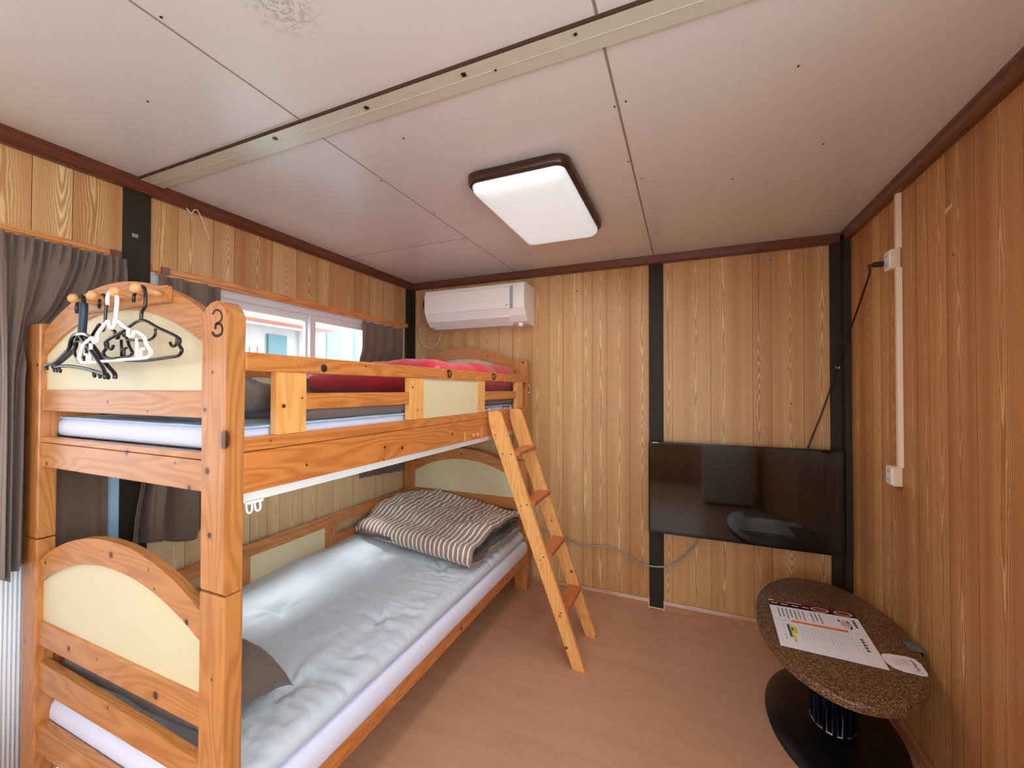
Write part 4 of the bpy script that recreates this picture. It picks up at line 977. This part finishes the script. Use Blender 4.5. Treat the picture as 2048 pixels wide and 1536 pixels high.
# ------------------------------------------------------------------ clothes hangers
def hanger(name, x, y, z, yaw, tilt, mat, label, kind, W=.37, H=.165, r=.0042):
    """local frame: X across, Z up, origin where the hook rests on the peg"""
    root = empty(name, (x, y, z), label, 'clothes hanger')
    R = Matrix.Rotation(yaw, 4, 'Z') @ Matrix.Rotation(tilt, 4, 'Y')
    def put(pn, pts, rr=r, n=7, mt=mat, closed=False, lab=None):
        bm = add_tube(nb(), [R @ Vector(p) for p in spline(pts, n, closed)], rr, 10, closed=closed)
        bmesh.ops.translate(bm, verts=bm.verts, vec=(x, y, z)); return obj(pn, bm, mt, root, label=lab)
    h = W / 2
    if kind == 'notch':           # white / dark one with two hooks in the shoulders
        put('hook', [(-.024, 0, -.030), (-.025, 0, -.012), (-.013, 0, .003), (0, 0, .006), (.013, 0, -.002), (.018, 0, -.020), (.014, 0, -.05), (.012, 0, -.075), (.008, 0, -.085)])
        put('frame', [(.010, 0, -.072), (.055, 0, -.097), (.068, 0, -.103), (.068, 0, -.118), (.085, 0, -.122), (.095, 0, -.110), (.13, 0, -.125), (h - .02, 0, -.148), (h - .004, 0, -.165), (h - .012, 0, -H - .012), (h - .04, 0, -H - .015), (0, 0, -H - .015), (-h + .04, 0, -H - .015), (-h + .01, 0, -H - .008), (-h + .006, 0, -.160), (-.14, 0, -.132), (-.098, 0, -.113), (-.090, 0, -.125), (-.076, 0, -.125), (-.070, 0, -.105), (-.045, 0, -.086), (-.022, 0, -.074), (-.016, 0, -.088), (-.002, 0, -.094), (.008, 0, -.082)], closed=True, n=5)
        for s in (-1, 1): put('brace', [(s * (h - .062), 0, -.128), (s * (h - .06), 0, -H - .013)], rr=r * .9, n=2)
        for s in (-1, 1): put('small_hook', [(s * (h - .045), 0, -H - .012), (s * (h - .045), .0, -H + .006), (s * (h - .034), 0, -H + .008)], rr=r * .8, n=3)
    elif kind == 'tube':
        put('hook', [(-.030, 0, -.032), (-.030, 0, -.016), (-.016, 0, .003), (0, 0, .007), (.012, 0, 0), (.016, 0, -.02), (.014, 0, -.045), (.002, 0, -.060), (.0, 0, -.082)])
        put('frame', [(0, 0, -.080), (.07, 0, -.104), (.14, 0, -.130), (h - .01, 0, -.147), (h, 0, -.160), (h - .012, 0, -H - .008), (h - .05, 0, -H - .012), (0, 0, -H - .018), (-h + .05, 0, -H - .012), (-h + .012, 0, -H - .006), (-h, 0, -.158), (-h + .012, 0, -.146), (-.14, 0, -.128), (-.07, 0, -.104)], closed=True, n=5)
        for s in (-1, 1): put('small_hook', [(s * .135, 0, -.131), (s * .132, 0, -.146), (s * .118, 0, -.150), (s * .110, 0, -.140)], rr=r * .85, n=4)
        put('loop', [(.055, 0, -.104), (.052, 0, -.122), (.025, 0, -.132), (-.02, 0, -.130), (-.055, 0, -.126), (-.058, 0, -.108)], rr=r * .8, n=4)
    else:                          # thick hanger with clips, its hook wrapped in blue tape
        put('hook', [(-.026, 0, -.040), (-.027, 0, -.018), (-.014, 0, .003), (0, 0, .008), (.012, 0, .002), (.017, 0, -.018), (.017, 0, -.045), (.015, 0, -.095)], rr=r * 1.25)
        put('wrapped_stem', [(.016, 0, -.012), (.018, 0, -.030), (.017, 0, -.060), (.014, 0, -.096)], rr=.0095, mt='blue_tape', lab='hook stem wrapped in blue tape')
        for dy in (-.006, .006):
            put('arm', [(.012, dy, -.100), (.035, dy, -.112), (.10, dy, -.145), (.16, dy, -.178), (h, dy * 1.6, -H - .020), (h + .004, dy * 1.6, -H - .034)], rr=r * 1.15, n=5)
            put('arm', [(.004, dy, -.100), (-.02, dy, -.104), (-.040, dy, -.118), (-.052, dy, -.142), (-.10, dy, -.165), (-.16, dy, -.188), (-h, dy * 1.6, -H - .018), (-h - .004, dy * 1.6, -H - .032)], rr=r * 1.15, n=5)
        put('crossbar', [(-h + .012, 0, -H - .022), (-.09, 0, -H - .014), (0, 0, -H - .014), (.09, 0, -H - .018), (h - .012, 0, -H - .026)], rr=r * 1.1, n=5)
        put('inner_frame', [(-.030, 0, -.122), (-.032, 0, -.150), (-.020, 0, -.166), (.01, 0, -.166), (.05, 0, -.150), (.03, 0, -.125)], rr=r * .8, closed=True, n=4)
        put('connector', [(.0, -.008, -.102), (.05, -.008, -.099), (.085, -.008, -.104)], rr=.005, mt='steel', n=3)
        for sx_ in (-.185, -.165, -.14, .10, .135, .165, .185):
            put('clip', [(sx_, 0, -H - .020), (sx_ + .004, 0, -H - .032), (sx_ + .010, 0, -H - .034), (sx_ + .012, 0, -H - .026)], rr=r * .75, n=3)
    return root
ZP = 1.664
hanger('clothes_hanger', PEGX[0] + .026, .592, ZP, math.radians(-4), math.radians(4), 'hanger_b', 'black clip hanger with blue wrapped hook, leftmost on the peg rail', 'suit', W=.40, H=.180, r=.0044)
hanger('clothes_hanger', PEGX[1] + .018, .600, ZP, math.radians(-3), math.radians(-2), 'hanger_b', 'black hanger with notched shoulders behind the white one', 'notch', W=.33, H=.160, r=.0037)
hanger('clothes_hanger', PEGX[2] - .004, .583, ZP, math.radians(2), math.radians(-1.5), 'hanger_w', 'white plastic hanger on the third peg of the rail', 'notch', W=.33, H=.165, r=.0048)
hanger('clothes_hanger', PEGX[3] + .016, .590, ZP, math.radians(4), math.radians(0), 'hanger_b', 'slim black tube hanger on the right-hand peg', 'tube', W=.305, H=.165, r=.0040)

# small refrigerator behind the camera, seen only as a reflection in the television
fr = empty('mini_refrigerator', (.465, -.42, 0), 'small white refrigerator mirrored as a pale rectangle in the dark television screen', 'refrigerator')
obj('body', box(.20, .73, -.66, -.225, .02, .77, bev=.01), 'white', fr)
obj('door', box(.20, .73, -.22, -.19, .03, .77, bev=.008), 'white', fr)
obj('foot_plinth', box(.22, .71, -.64, -.24, 0, .02), 'black', fr)
